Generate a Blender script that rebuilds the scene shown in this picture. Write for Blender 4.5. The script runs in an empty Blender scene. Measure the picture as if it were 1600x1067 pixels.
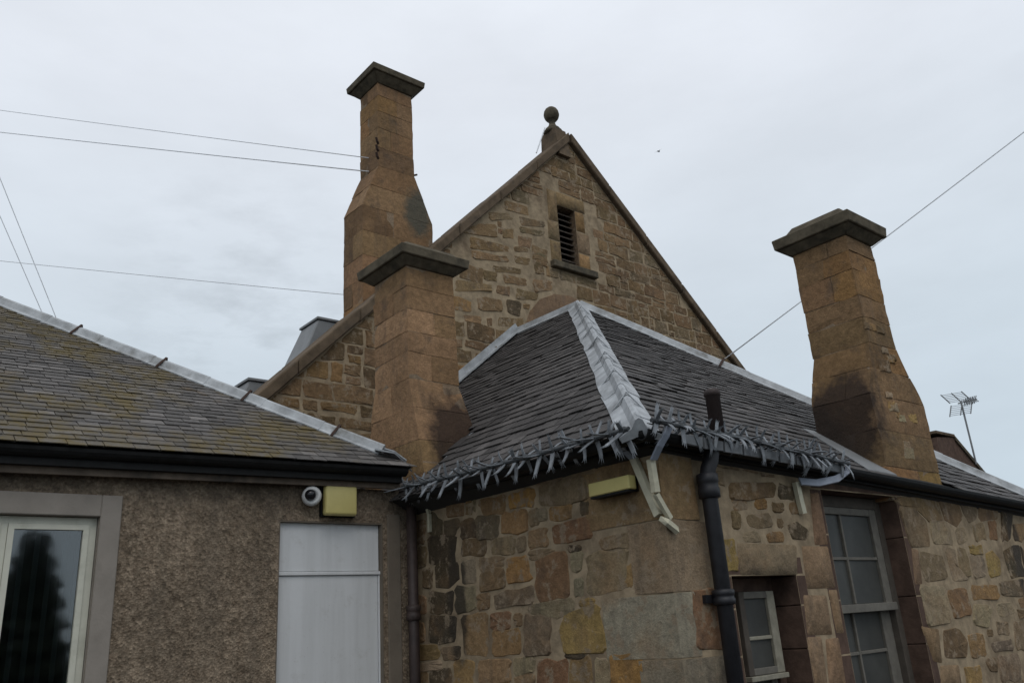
import bpy, bmesh, math, random
from mathutils import Vector, Matrix, noise as mnoise

# ------------------------------------------------------------------ scene, camera, light
SC = bpy.context.scene
COL = SC.collection
random.seed(11)

F_PX, PITCH, ROLL, YAW = 1300.0, math.radians(19.04), math.radians(-3.79), math.radians(49.21)
fh = Vector((math.cos(YAW), math.sin(YAW), 0)); up = Vector((0, 0, 1)); rt = fh.cross(up)
fw = fh * math.cos(PITCH) + up * math.sin(PITCH); uu = rt.cross(fw)
R2 = rt * math.cos(ROLL) + uu * math.sin(ROLL); U2 = -rt * math.sin(ROLL) + uu * math.cos(ROLL)
cam = bpy.data.cameras.new('camera'); cam.sensor_width = 36.0; cam.lens = 36.0 * F_PX / 1600.0
cam.clip_end = 2000; cam.clip_start = 0.05
camo = bpy.data.objects.new('camera', cam); COL.objects.link(camo)
M = Matrix((R2, U2, -fw)).transposed().to_4x4(); M.translation = Vector((0, 0, 1.6))
camo.matrix_world = M; SC.camera = camo

SUN_EL, SUN_AZ = math.radians(52), math.radians(-118)      # azimuth measured from +X towards +Y
world = bpy.data.worlds.new('World'); SC.world = world; world.use_nodes = True
nt = world.node_tree; nt.nodes.clear()
wo = nt.nodes.new('ShaderNodeOutputWorld'); bg = nt.nodes.new('ShaderNodeBackground')
bg.inputs['Strength'].default_value = 0.1
sky = nt.nodes.new('ShaderNodeTexSky'); sky.sky_type = 'NISHITA'; sky.sun_disc = False
sky.sun_elevation = SUN_EL; sky.sun_rotation = math.radians(90) - SUN_AZ
tc = nt.nodes.new('ShaderNodeTexCoord')
sep = nt.nodes.new('ShaderNodeSeparateXYZ'); nt.links.new(tc.outputs['Generated'], sep.inputs[0])
ramp = nt.nodes.new('ShaderNodeValToRGB')                  # overcast veil: a little brighter and whiter overhead
ramp.color_ramp.elements[0].position = 0.0; ramp.color_ramp.elements[0].color = (0.535, 0.635, 0.715, 1)
ramp.color_ramp.elements[1].position = 1.0; ramp.color_ramp.elements[1].color = (0.885, 0.92, 0.972, 1)
e = ramp.color_ramp.elements.new(0.30); e.color = (0.615, 0.692, 0.760, 1)
e = ramp.color_ramp.elements.new(0.58); e.color = (0.77, 0.812, 0.878, 1)
nt.links.new(sep.outputs['Z'], ramp.inputs[0])
mp = nt.nodes.new('ShaderNodeMapping'); mp.inputs['Scale'].default_value = (2.2, 2.2, 6.0)
nt.links.new(tc.outputs['Generated'], mp.inputs[0])
nz = nt.nodes.new('ShaderNodeTexNoise'); nz.inputs['Scale'].default_value = 1.6; nz.inputs['Detail'].default_value = 6
nz.inputs['Roughness'].default_value = 0.55
nt.links.new(mp.outputs[0], nz.inputs['Vector'])
cr = nt.nodes.new('ShaderNodeMapRange'); cr.inputs[1].default_value = 0.3; cr.inputs[2].default_value = 0.7
cr.inputs[3].default_value = 9.9; cr.inputs[4].default_value = 11.0
nt.links.new(nz.outputs['Fac'], cr.inputs[0])
mul = nt.nodes.new('ShaderNodeVectorMath'); mul.operation = 'SCALE'
nt.links.new(ramp.outputs[0], mul.inputs[0]); nt.links.new(cr.outputs[0], mul.inputs['Scale'])
# a bank of slightly greyer cloud low on the left
cd = (fw * F_PX + R2 * (385 - 800) - U2 * (505 - 533.5)).normalized()
dp_ = nt.nodes.new('ShaderNodeVectorMath'); dp_.operation = 'DISTANCE'; dp_.inputs[1].default_value = cd
nrm = nt.nodes.new('ShaderNodeVectorMath'); nrm.operation = 'NORMALIZE'
nt.links.new(tc.outputs['Generated'], nrm.inputs[0]); nt.links.new(nrm.outputs[0], dp_.inputs[0])
m1 = nt.nodes.new('ShaderNodeMapRange'); m1.inputs[1].default_value = .03; m1.inputs[2].default_value = .22; m1.inputs[3].default_value = 1; m1.inputs[4].default_value = 0
nt.links.new(dp_.outputs['Value'], m1.inputs[0])
nz2 = nt.nodes.new('ShaderNodeTexNoise'); nz2.inputs['Scale'].default_value = 9; nz2.inputs['Detail'].default_value = 6; nt.links.new(mp.outputs[0], nz2.inputs['Vector'])
nz2.inputs['Scale'].default_value = 4.5; nz2.inputs['Roughness'].default_value = .6
m2 = nt.nodes.new('ShaderNodeMapRange'); m2.inputs[1].default_value = .46; m2.inputs[2].default_value = .68; m2.inputs[3].default_value = 0; m2.inputs[4].default_value = .17
nt.links.new(nz2.outputs['Fac'], m2.inputs[0])
mm = nt.nodes.new('ShaderNodeMath'); mm.operation = 'MULTIPLY'; nt.links.new(m1.outputs[0], mm.inputs[0]); nt.links.new(m2.outputs[0], mm.inputs[1])
om = nt.nodes.new('ShaderNodeMath'); om.operation = 'SUBTRACT'; om.inputs[0].default_value = 1; nt.links.new(mm.outputs[0], om.inputs[1])
mq = nt.nodes.new('ShaderNodeMath'); mq.operation = 'MULTIPLY'; nt.links.new(cr.outputs[0], mq.inputs[0]); nt.links.new(om.outputs[0], mq.inputs[1])
nt.links.new(mq.outputs[0], mul.inputs['Scale'])
mx = nt.nodes.new('ShaderNodeMix'); mx.data_type = 'RGBA'; mx.inputs['Factor'].default_value = 0.94
nt.links.new(sky.outputs[0], mx.inputs['A']); nt.links.new(mul.outputs[0], mx.inputs['B'])
nt.links.new(mx.outputs['Result'], bg.inputs['Color']); nt.links.new(bg.outputs[0], wo.inputs[0])

sun = bpy.data.lights.new('sun', 'SUN'); sun.energy = 0.6; sun.angle = math.radians(35); sun.color = (1, 0.96, 0.9)
suno = bpy.data.objects.new('sun', sun); COL.objects.link(suno)
sd = Vector((math.cos(SUN_AZ) * math.cos(SUN_EL), math.sin(SUN_AZ) * math.cos(SUN_EL), math.sin(SUN_EL)))
suno.rotation_euler = sd.to_track_quat('Z', 'Y').to_euler(); suno.location = sd * 30

SC.view_settings.view_transform = 'Standard'; SC.view_settings.look = 'None'
SC.view_settings.exposure = 0.0; SC.view_settings.gamma = 1.0; SC.view_settings.use_curve_mapping = False

# ------------------------------------------------------------------ helpers
W = {}
def V3(p): return Vector(p)
def link(name, me, parent=None, loc=(0, 0, 0)):
    o = bpy.data.objects.new(name, me); COL.objects.link(o)
    loc = Vector(loc)
    if parent is not None:
        o.parent = parent; o.location = loc - W[parent.name]
    else:
        o.location = loc
    W[o.name] = loc
    return o
def thing(name, label, cat, loc, group=None):
    o = link(name, None, None, loc); o.empty_display_size = 0.2
    return tag(o, label, cat, group)
def tag(o, label, cat, group=None):
    o['label'] = label; o['category'] = cat
    if group: o['group'] = group
    return o
def mk(name, verts, faces, mat, parent=None, smooth=False, color=None, loc=None):
    if loc is None:
        n = len(verts); loc = Vector((sum(v[0] for v in verts) / n, sum(v[1] for v in verts) / n, min(v[2] for v in verts)))
    loc = Vector(loc)
    me = bpy.data.meshes.new(name)
    me.from_pydata([Vector(v) - loc for v in verts], [], faces)
    me.materials.append(mat)
    if smooth:
        me.polygons.foreach_set('use_smooth', [True] * len(me.polygons))
    me.update()
    o = link(name, me, parent, loc)
    if color: o.color = (color[0], color[1], color[2], 1)
    return o
class MB:
    def __init__(s): s.v = []; s.f = []
    def add(s, vs, fs):
        b = len(s.v); s.v += [tuple(p) for p in vs]; s.f += [tuple(i + b for i in f) for f in fs]; return s
    def hexa(s, bot, top):
        return s.add(list(bot) + list(top), [(3, 2, 1, 0), (4, 5, 6, 7), (0, 1, 5, 4), (1, 2, 6, 5), (2, 3, 7, 6), (3, 0, 4, 7)])
    def box(s, x0, x1, y0, y1, z0, z1):
        b = [(x0, y0, z0), (x1, y0, z0), (x1, y1, z0), (x0, y1, z0)]
        return s.hexa(b, [(p[0], p[1], z1) for p in b])
    def tube(s, pts, r, n=8, closed=True):
        pts = [Vector(p) for p in pts]; rs = r if isinstance(r, (list, tuple)) else [r] * len(pts)
        base = len(s.v); ref = None
        for i, p in enumerate(pts):
            d = (pts[min(i + 1, len(pts) - 1)] - pts[max(i - 1, 0)]).normalized()
            if ref is None:
                ref = d.orthogonal().normalized()
            else:
                ref = (ref - d * ref.dot(d)).normalized()
            b = d.cross(ref)
            for k in range(n):
                a = 2 * math.pi * k / n
                s.v.append(tuple(p + (ref * math.cos(a) + b * math.sin(a)) * rs[i]))
        for i in range(len(pts) - 1):
            for k in range(n):
                a0 = base + i * n + k; a1 = base + i * n + (k + 1) % n
                s.f.append((a0, a1, a1 + n, a0 + n))
        if closed:
            s.f.append(tuple(base + k for k in reversed(range(n))))
            s.f.append(tuple(base + (len(pts) - 1) * n + k for k in range(n)))
        return s
    def strap(s, pts, width, thick):
        """flat strap along pts; width is a vector function or constant vector"""
        pts = [Vector(p) for p in pts]; base = len(s.v)
        for i, p in enumerate(pts):
            d = (pts[min(i + 1, len(pts) - 1)] - pts[max(i - 1, 0)]).normalized()
            w = Vector(width); w = (w - d * w.dot(d)); n_ = d.cross(w).normalized() * thick * .5; w = w * .5
            for q in (p - w - n_, p + w - n_, p + w + n_, p - w + n_): s.v.append(tuple(q))
        for i in range(len(pts) - 1):
            for k in range(4):
                a0 = base + i * 4 + k; a1 = base + i * 4 + (k + 1) % 4
                s.f.append((a0, a1, a1 + 4, a0 + 4))
        s.f.append((base + 3, base + 2, base + 1, base)); m = base + 4 * (len(pts) - 1); s.f.append((m, m + 1, m + 2, m + 3))
        return s
    def lathe(s, c, prof, n=20):
        base = len(s.v); c = Vector(c)
        for (r, z) in prof:
            for k in range(n):
                a = 2 * math.pi * k / n; s.v.append((c.x + r * math.cos(a), c.y + r * math.sin(a), c.z + z))
        for i in range(len(prof) - 1):
            for k in range(n):
                a0 = base + i * n + k; a1 = base + i * n + (k + 1) % n
                s.f.append((a0, a1, a1 + n, a0 + n))
        s.f.append(tuple(base + k for k in reversed(range(n)))); m = base + (len(prof) - 1) * n
        s.f.append(tuple(m + k for k in range(n)))
        return s
    def mk(s, name, mat, parent=None, smooth=False, color=None, loc=None):
        return mk(name, s.v, s.f, mat, parent, smooth, color, loc)
def bevel(o, off, seg=1):
    bm = bmesh.new(); bm.from_mesh(o.data)
    bmesh.ops.bevel(bm, geom=bm.edges[:], offset=off, segments=seg, affect='EDGES', profile=0.5)
    bm.to_mesh(o.data); bm.free(); return o

# ------------------------------------------------------------------ materials
def newmat(name):
    m = bpy.data.materials.new(name); m.use_nodes = True; t = m.node_tree
    return m, t, t.nodes['Principled BSDF']
class NB:
    def __init__(s, t): s.t = t; s.pos = s.n('ShaderNodeNewGeometry').outputs['Position']
    def n(s, k): return s.t.nodes.new(k)
    def l(s, a, b): s.t.links.new(a, b)
    def noise(s, scale, detail=5, rough=.6, vec=None, dist=0):
        q = s.n('ShaderNodeTexNoise'); q.inputs['Scale'].default_value = scale; q.inputs['Detail'].default_value = detail
        q.inputs['Roughness'].default_value = rough; q.inputs['Distortion'].default_value = dist
        s.l(vec if vec is not None else s.pos, q.inputs['Vector']); return q.outputs['Fac']
    def scalev(s, x, y, z, vec=None):
        q = s.n('ShaderNodeMapping'); q.inputs['Scale'].default_value = (x, y, z); s.l(vec if vec is not None else s.pos, q.inputs[0]); return q.outputs[0]
    def rng(s, f, a, b, c, d):
        q = s.n('ShaderNodeMapRange'); q.clamp = True
        for i, v in enumerate((a, b, c, d)): q.inputs[i + 1].default_value = v
        s.l(f, q.inputs[0]); return q.outputs[0]
    def math(s, op, a, b=None):
        q = s.n('ShaderNodeMath'); q.operation = op
        for i, v in enumerate((a, b)):
            if v is None: continue
            if isinstance(v, (int, float)): q.inputs[i].default_value = v
            else: s.l(v, q.inputs[i])
        return q.outputs[0]
    def mulc(s, col, f):
        q = s.n('ShaderNodeVectorMath'); q.operation = 'SCALE'
        if isinstance(col, tuple): q.inputs[0].default_value = col
        else: s.l(col, q.inputs[0])
        s.l(f, q.inputs['Scale']); return q.outputs[0]
    def mix(s, f, a, b):
        q = s.n('ShaderNodeMix'); q.data_type = 'RGBA'
        for key, v in (('Factor', f), ('A', a), ('B', b)):
            if isinstance(v, tuple): q.inputs[key].default_value = (v[0], v[1], v[2], 1)
            elif isinstance(v, (int, float)): q.inputs[key].default_value = v
            else: s.l(v, q.inputs[key])
        return q.outputs['Result']
    def bump(s, h, strength, dist, prev=None):
        q = s.n('ShaderNodeBump'); q.inputs['Strength'].default_value = strength; q.inputs['Distance'].default_value = dist
        s.l(h, q.inputs['Height'])
        if prev is not None: s.l(prev, q.inputs['Normal'])
        return q.outputs['Normal']

def stone_mat(name, soot=(), moss=None):
    m, t, b = newmat(name); k = NB(t)
    oi = k.n('ShaderNodeObjectInfo')
    c = oi.outputs['Color']
    c = k.mix(k.rng(k.noise(3.3, 4), .5, .72, 0, .55), c, (0.27, 0.165, 0.085))
    c = k.mix(k.rng(k.noise(4.7, 5, .65), .56, .74, 0, .6), c, (0.095, 0.075, 0.06))
    c = k.mulc(c, k.rng(k.noise(17, 6, .7), .25, .75, .66, 1.32))
    c = k.mulc(c, k.rng(k.noise(1.4, 3), .3, .7, .78, 1.12))
    c = k.mulc(c, k.rng(k.noise(70, 3), .3, .7, .85, 1.13))
    if name == 'sandstone':
        smear = k.rng(k.noise(8.5, 6, .7), .55, .60, 0, .85)
        c = k.mix(smear, c, k.mix(k.noise(25, 4), (0.19, 0.145, 0.098), (0.36, 0.278, 0.19)))
    streak = k.noise(1.0, 4, .6, k.scalev(7, 7, .7))
    c = k.mix(k.rng(streak, .55, .78, 0, .45), c, (0.07, 0.06, 0.052))
    for (ctr, rad, colr) in soot:
        q = k.n('ShaderNodeVectorMath'); q.operation = 'SUBTRACT'; k.l(k.pos, q.inputs[0]); q.inputs[1].default_value = ctr
        q2 = k.n('ShaderNodeVectorMath'); q2.operation = 'DIVIDE'; k.l(q.outputs[0], q2.inputs[0]); q2.inputs[1].default_value = rad
        q3 = k.n('ShaderNodeVectorMath'); q3.operation = 'LENGTH'; k.l(q2.outputs[0], q3.inputs[0])
        d = k.math('ADD', q3.outputs['Value'], k.math('MULTIPLY', k.math('SUBTRACT', k.noise(6, 4), .5), .9))
        c = k.mix(k.rng(d, .72, 1.08, .88, 0), c, colr)
    if moss:
        c = k.mix(k.rng(k.noise(5, 5), .42, .6, 0, .8), c, moss)
    k.l(c, b.inputs['Base Color']); b.inputs['Roughness'].default_value = .92; b.inputs['Specular IOR Level'].default_value = .2
    nb = k.bump(k.noise(13, 7, .72), .6, .045)
    nb = k.bump(k.noise(60, 6, .75), .6, .012, nb)
    k.l(nb, b.inputs['Normal']); return m
def plain_mat(name, col, rough=.6, var=.15, scale=12, metal=0, dirt=None, bump=.15, bscale=60, spec=.4):
    m, t, b = newmat(name); k = NB(t)
    c = k.mulc(col, k.rng(k.noise(scale, 5), .3, .7, 1 - var, 1 + var))
    if dirt: c = k.mix(k.rng(k.noise(dirt[1], 5, .65), .52, .72, 0, dirt[2]), c, dirt[0])
    k.l(c, b.inputs['Base Color']); b.inputs['Roughness'].default_value = rough; b.inputs['Metallic'].default_value = metal
    b.inputs['Specular IOR Level'].default_value = spec
    if bump: k.l(k.bump(k.noise(bscale, 4), bump, .006), b.inputs['Normal'])
    return m
def slate_mat(name, base, moss, ms, dull):
    m, t, b = newmat(name); k = NB(t)
    oi = k.n('ShaderNodeObjectInfo'); g = k.n('ShaderNodeNewGeometry')
    rnd = k.math('FRACT', k.math('ADD', oi.outputs['Random'], k.math('MULTIPLY', g.outputs['Random Per Island'], 7.31)))
    q = k.n('ShaderNodeValToRGB'); r = q.color_ramp; r.interpolation = 'LINEAR'
    r.elements[0].color = tuple(x * .55 for x in base) + (1,); r.elements[1].color = tuple(x * 1.65 for x in base) + (1,)
    e = r.elements.new(.45); e.color = tuple(x * .92 for x in base) + (1,)
    e = r.elements.new(.93); e.color = tuple(x * 1.12 for x in base) + (1,)
    k.l(rnd, q.inputs[0]); c = q.outputs[0]
    c = k.mulc(c, k.rng(k.noise(20, 6, .65), .3, .7, .75, 1.25))
    if moss:
        f = k.math('MULTIPLY', k.rng(k.noise(1.25, 4, .6), .43, .55, 0, 1), k.rng(k.noise(9, 5, .7), .36, .6, .15, 1))
        c = k.mix(k.math('MULTIPLY', f, ms), c, moss)
        f = k.rng(k.noise(3.1, 5, .65), .6, .72, 0, .55)
        c = k.mix(f, c, (0.13, 0.085, 0.035))
    f = k.rng(k.noise(6.5, 5, .7), .58, .75, 0, .5)
    c = k.mix(f, c, dull)
    k.l(c, b.inputs['Base Color']); b.inputs['Roughness'].default_value = .7; b.inputs['Specular IOR Level'].default_value = .3
    k.l(k.bump(k.noise(55, 5, .65), .4, .008), b.inputs['Normal']); return m

BOXF = plain_mat('dark_box_frame', (0.072, 0.060, 0.048), .85, .25, 9, bump=.3)
MORTAR = plain_mat('lime_mortar', (0.305, 0.236, 0.155), .95, .30, 9, dirt=((0.14, 0.100, 0.066), 2.2, .85), bump=.8, bscale=38, spec=.15)
STONE = stone_mat('sandstone', [((4.19, 5.74, 1.85), (.2, .14, .55), (0.045, 0.037, 0.028)), ((9.75, 3.49, 1.9), (.16, .2, .75), (0.06, 0.05, 0.04))]); ASHLAR = stone_mat('dressed_sandstone')
STONE_L = stone_mat('chimney_stone_sooty_foot', [((4.66, 6.2, 3.20), (.37, .7, .68), (0.030, 0.020, 0.017))])
STONE_R = stone_mat('chimney_stone_sooty_side', [((7.2, 3.80, 3.25), (.42, .42, .58), (0.030, 0.021, 0.018)), ((7.2, 4.05, 3.0), (.38, .34, .45), (0.034, 0.025, 0.02))])
STONE_B = stone_mat('chimney_stone_lichen', [((5.98, 8.5, 7.25), (.30, .5, .5), (0.085, 0.085, 0.068))])
CAPST = plain_mat('weathered_cap_stone', (0.105, 0.088, 0.062), .95, .4, 8, dirt=((0.045, 0.042, 0.034), 5, .9), bump=.8, bscale=30, spec=.15)
COPE = plain_mat('coping_stone', (0.125, 0.092, 0.062), .95, .35, 5, dirt=((0.062, 0.052, 0.042), 3.2, .85), bump=.7, bscale=30, spec=.15)
SLATE_H = slate_mat('lichened_slate', (0.100, 0.092, 0.086), (0.108, 0.080, 0.028), 1.0, (0.205, 0.197, 0.190))
SLATE_A = slate_mat('dark_slate', (0.070, 0.064, 0.061), None, 0, (0.030, 0.027, 0.026))
DECK = plain_mat('roof_deck', (0.028, 0.026, 0.024), .95)
LEAD = plain_mat('lead_sheet', (0.335, 0.352, 0.366), .65, .35, 6, dirt=((0.13, 0.135, 0.135), 4, .9), bump=.3, bscale=25)
ZINC = plain_mat('zinc_flashing', (0.36, 0.375, 0.385), .65, .32, 6, dirt=((0.16, 0.155, 0.14), 4.5, .9), bump=.25, bscale=25)
RUST = plain_mat('rusty_clip', (0.045, 0.025, 0.018), .9)
BLACK = plain_mat('black_gutter_paint', (0.009, 0.009, 0.009), .6, .4, 15, bump=.2, spec=.22)
PIPE = plain_mat('black_pipe_paint', (0.014, 0.014, 0.017), .5, .4, 15, bump=.2)
BROWNP = plain_mat('brown_pipe', (0.040, 0.027, 0.024), .6, .3)
FASCIA = plain_mat('brown_fascia_board', (0.125, 0.095, 0.070), .75, .3, 8, dirt=((0.03, 0.026, 0.022), 3, .9))
RENDER = plain_mat('smooth_render', (0.262, 0.232, 0.200), .9, .12, 5, dirt=((0.16, 0.14, 0.115), 2, .6), bump=.3)
WHITEB = plain_mat('white_painted_board', (0.62, 0.63, 0.635), .6, .05, 3, dirt=((0.52, 0.535, 0.54), 2.2, .7), bump=.08, spec=.3)
def board_mat():
    m, t, b = newmat('weathered_white_board'); k = NB(t)
    c = k.mix(k.rng(k.noise(1.0, 5, .65, k.scalev(9, 9, .6)), .42, .75, 0, .5), (0.63, 0.64, 0.645), (0.46, 0.465, 0.46))
    c = k.mix(k.rng(k.noise(5, 6, .75), .56, .74, 0, .55), c, (0.42, 0.41, 0.385))
    c = k.mix(k.rng(k.noise(38, 3, .7), .67, .74, 0, .6), c, (0.30, 0.27, 0.23))
    k.l(c, b.inputs['Base Color']); b.inputs['Roughness'].default_value = .6; b.inputs['Specular IOR Level'].default_value = .3
    k.l(k.bump(k.noise(4, 3), .25, .02), b.inputs['Normal']); return m
WHITEB = board_mat()
UPVC = plain_mat('aged_white_frame', (0.56, 0.55, 0.46), .5, .07, 9, dirt=((0.34, 0.34, 0.26), 6, .5), bump=.05)
SASH = plain_mat('grey_sash_paint', (0.135, 0.124, 0.104), .75, .2, 14, bump=.3)
DARK = plain_mat('dark_room', (0.02, 0.021, 0.023), .9)
GUARD = plain_mat('dark_grey_guard', (0.16, 0.17, 0.18), .6, .35, 6, dirt=((0.05, 0.052, 0.055), 5, .8))
JAMB = plain_mat('stained_render', (0.165, 0.136, 0.105), .95, .2, 6, dirt=((0.09, 0.075, 0.06), 3, .8), bump=.5)
BLIND = plain_mat('vertical_blind', (0.30, 0.32, 0.31), .8, .1)
SPIKE = plain_mat('grey_spike_plastic', (0.20, 0.215, 0.232), .5, .35, 10, dirt=((0.06, 0.066, 0.072), 6, .9), bump=.2)
RAIL = plain_mat('dark_spike_rail', (0.045, 0.05, 0.054), .6, .3)
STRAP = plain_mat('pale_blue_grey_strap', (0.27, 0.30, 0.36), .5, .15)
SASHC = plain_mat('cream_sash_paint', (0.27, 0.25, 0.195), .7, .2, 14, dirt=((0.15, 0.135, 0.10), 8, .7), bump=.3)
CREAM = plain_mat('cream_trunking', (0.50, 0.47, 0.35), .6, .12, 14, dirt=((0.25, 0.22, 0.15), 9, .6), bump=.25)
YELLOW = plain_mat('yellowed_light_cover', (0.56, 0.48, 0.185), .45, .07, 10, dirt=((0.44, 0.37, 0.14), 5, .5), bump=.05)
WHITEP = plain_mat('white_plastic', (0.55, 0.55, 0.54), .4, .05)
BLACKG = plain_mat('black_dome', (0.012, 0.012, 0.014), .12, .1, bump=0)
CABLE = plain_mat('grey_cable', (0.74, 0.76, 0.79), .7, .08, bump=0)
ALU = plain_mat('aerial_metal', (0.20, 0.205, 0.21), .5, .1, metal=.3, bump=0)
GREYV = plain_mat('grey_vent_cladding', (0.19, 0.195, 0.198), .6, .15, 5, dirt=((0.17, 0.175, 0.175), 3, .7))
LOUVRE = plain_mat('dark_louvre', (0.05, 0.038, 0.028), .85, .3)
REVEAL = plain_mat('red_brown_jamb_stone', (0.098, 0.063, 0.048), .93, .3, 8, dirt=((0.045, 0.03, 0.024), 3, .8), bump=.7, bscale=34, spec=.15)

def harl_mat():
    m, t, b = newmat('roughcast_harl'); k = NB(t)
    vo = k.n('ShaderNodeTexVoronoi'); vo.inputs['Scale'].default_value = 62; k.l(k.pos, vo.inputs['Vector'])
    c = k.mix(k.rng(k.noise(30, 6, .8), .34, .66, 0, 1), (0.150, 0.110, 0.076), (0.315, 0.250, 0.182))
    sp = k.n('ShaderNodeSeparateColor'); k.l(vo.outputs['Color'], sp.inputs[0])
    c = k.mulc(c, k.rng(sp.outputs[0], 0, 1, .62, 1.30))
    c = k.mulc(c, k.rng(k.noise(1.7, 5, .6), .3, .7, .76, 1.16))
    c = k.mulc(c, k.rng(k.noise(12, 5, .75), .34, .66, .72, 1.22))
    c = k.mix(k.rng(k.noise(1.0, 4, .6, k.scalev(5, 5, .6)), .52, .75, 0, .4), c, (0.085, 0.075, 0.062))
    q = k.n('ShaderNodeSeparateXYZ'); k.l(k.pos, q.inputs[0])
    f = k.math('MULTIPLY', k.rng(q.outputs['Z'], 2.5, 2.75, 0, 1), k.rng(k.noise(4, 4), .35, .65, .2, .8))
    c = k.mix(f, c, (0.07, 0.058, 0.046))                 # blotchy band, darker towards the wall head
    k.l(c, b.inputs['Base Color']); b.inputs['Roughness'].default_value = .96; b.inputs['Specular IOR Level'].default_value = .1
    nb = k.bump(vo.outputs['Distance'], .7, .009); nb = k.bump(k.noise(95, 5, .8), .6, .007, nb)
    k.l(nb, b.inputs['Normal']); return m
HARL = harl_mat()
def glass_mat(name, tint, refl):
    m, t, b = newmat(name); k = NB(t); t.nodes.remove(b)
    tr = k.n('ShaderNodeBsdfTransparent'); tr.inputs[0].default_value = tint + (1,)
    gl = k.n('ShaderNodeBsdfGlossy'); gl.inputs['Roughness'].default_value = .045; gl.inputs[0].default_value = (1, 1, 1, 1)
    fr = k.n('ShaderNodeFresnel'); fr.inputs['IOR'].default_value = refl
    nb = k.bump(k.noise(3, 2), .04, .02); k.l(nb, gl.inputs['Normal'])
    mxs = k.n('ShaderNodeMixShader'); k.l(fr.outputs[0], mxs.inputs[0]); k.l(tr.outputs[0], mxs.inputs[1]); k.l(gl.outputs[0], mxs.inputs[2])
    k.l(mxs.outputs[0], t.nodes['Material Output'].inputs[0]); return m
GLASS = glass_mat('window_glass', (.5, .55, .56), 2.05)
DULL = plain_mat('dusty_pane', (0.050, 0.050, 0.045), .45, .3, 3, bump=.15, bscale=6, spec=.28)

PAL = {'o': (.33, .195, .080), 'od': (.235, .155, .080), 'ob': (.285, .175, .085), 'oy': (.285, .200, .088), 'b': (.250, .168, .105),
       'db': (.175, .122, .078), 'd': (.105, .083, .063), 'k': (.078, .063, .048), 'gb': (.225, .178, .128), 'dg': (.140, .116, .088),
       'rb': (.235, .135, .085), 'dr': (.262, .180, .128), 'dl': (.245, .198, .155), 'rg': (.225, .165, .125), 'pu': (.185, .150, .125),
       'p': (.300, .258, .200), 'pg': (.262, .232, .180), 'gg': (.235, .215, .155)}
def pal(key, j=.10):
    c = PAL[key]; lum = (c[0] + c[1] + c[2]) / .485; bl = .05 if key in ('o', 'oy') else .25; c = tuple(a * (1 - bl) + m_ * lum * bl for a, m_ in zip(c, (.22, .16, .105))); c = (c[0] * 1.10, c[1] * 1.05, c[2] * .89); s = 1 + random.uniform(-j, j)
    return tuple(max(.01, x * s * (1 + random.uniform(-.04, .04))) for x in c)

# ------------------------------------------------------------------ stone, wall and slate builders
class Plane:
    def __init__(s, o, U, V, N): s.o = Vector(o); s.U = Vector(U); s.V = Vector(V); s.N = Vector(N); s.flip = s.U.cross(s.V).dot(s.N) < 0
    def p(s, u, v, h=0): return s.o + s.U * u + s.V * v + s.N * h
def area(poly): return .5 * sum(poly[i][0] * poly[(i + 1) % len(poly)][1] - poly[(i + 1) % len(poly)][0] * poly[i][1] for i in range(len(poly)))
def clip(poly, planes):
    for (a, b, c) in planes:                               # keep a*u+b*v<=c
        out = []
        for i in range(len(poly)):
            p, q = poly[i], poly[(i + 1) % len(poly)]
            dp = a * p[0] + b * p[1] - c; dq = a * q[0] + b * q[1] - c
            if dp <= 0: out.append(p)
            if (dp < 0 < dq) or (dq < 0 < dp):
                t = dp / (dp - dq); out.append((p[0] + (q[0] - p[0]) * t, p[1] + (q[1] - p[1]) * t))
        poly = out
        if len(poly) < 3: return []
    return poly
def rubble_stone(pl, poly, parent, color, mat=STONE, proud=None, dressed=False, name='stone', grow=0.0):
    poly = [tuple(p) for p in poly]
    ar = area(poly)
    if abs(ar) < .0012: return None
    if (ar < 0) != pl.flip: poly = poly[::-1]
    n = len(poly); rim = []; grow = grow * (1 if area(poly) > 0 else -1)
    size = math.sqrt(abs(ar))
    for i in range(n):
        p, q = poly[i], poly[(i + 1) % n]; L = math.hypot(q[0] - p[0], q[1] - p[1])
        ts = (.02, .98) if dressed else ((.035, .35, .66, .965) if n <= 4 else (.06, .94))
        nx, ny = (q[1] - p[1]) / max(L, 1e-6), -(q[0] - p[0]) / max(L, 1e-6)
        for t in ts:
            jt = 0 if dressed else random.uniform(-.05, .05); j = random.gauss(0, .003 if dressed else min(.009, .036 * size)) + grow
            rim.append((p[0] + (q[0] - p[0]) * (t + jt * .5) + nx * j, p[1] + (q[1] - p[1]) * (t + jt * .5) + ny * j))
    cx = sum(p[0] for p in rim) / len(rim); cy = sum(p[1] for p in rim) / len(rim)
    pr = proud if proud is not None else random.uniform(.003, .010)
    if dressed: pr = .004 if proud is None else proud
    inset = min(.25, (.006 if dressed else .012) / max(size * .5, .02))
    tu, tv = random.gauss(0, .02), random.gauss(0, .02)
    vs = [pl.p(u, v, -.006) for u, v in rim]
    for u, v in rim:
        a, b = cx + (u - cx) * (1 - inset), cy + (v - cy) * (1 - inset)
        vs.append(pl.p(a, b, max(.002, pr + (0 if dressed else random.gauss(0, .003) + (a - cx) * tu + (b - cy) * tv))))
    vs.append(pl.p(cx + random.gauss(0, .1 * size), cy + random.gauss(0, .1 * size), pr + (0 if dressed else random.uniform(-.003, .006))))
    m = len(rim); fs = []
    for i in range(m):
        j = (i + 1) % m; fs.append((i, j, m + j, m + i)); fs.append((m + i, m + j, 2 * m))
    return mk(name, vs, fs, mat, parent, dressed, color)
def bb(poly): return (min(p[0] for p in poly), max(p[0] for p in poly), min(p[1] for p in poly), max(p[1] for p in poly))
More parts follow.
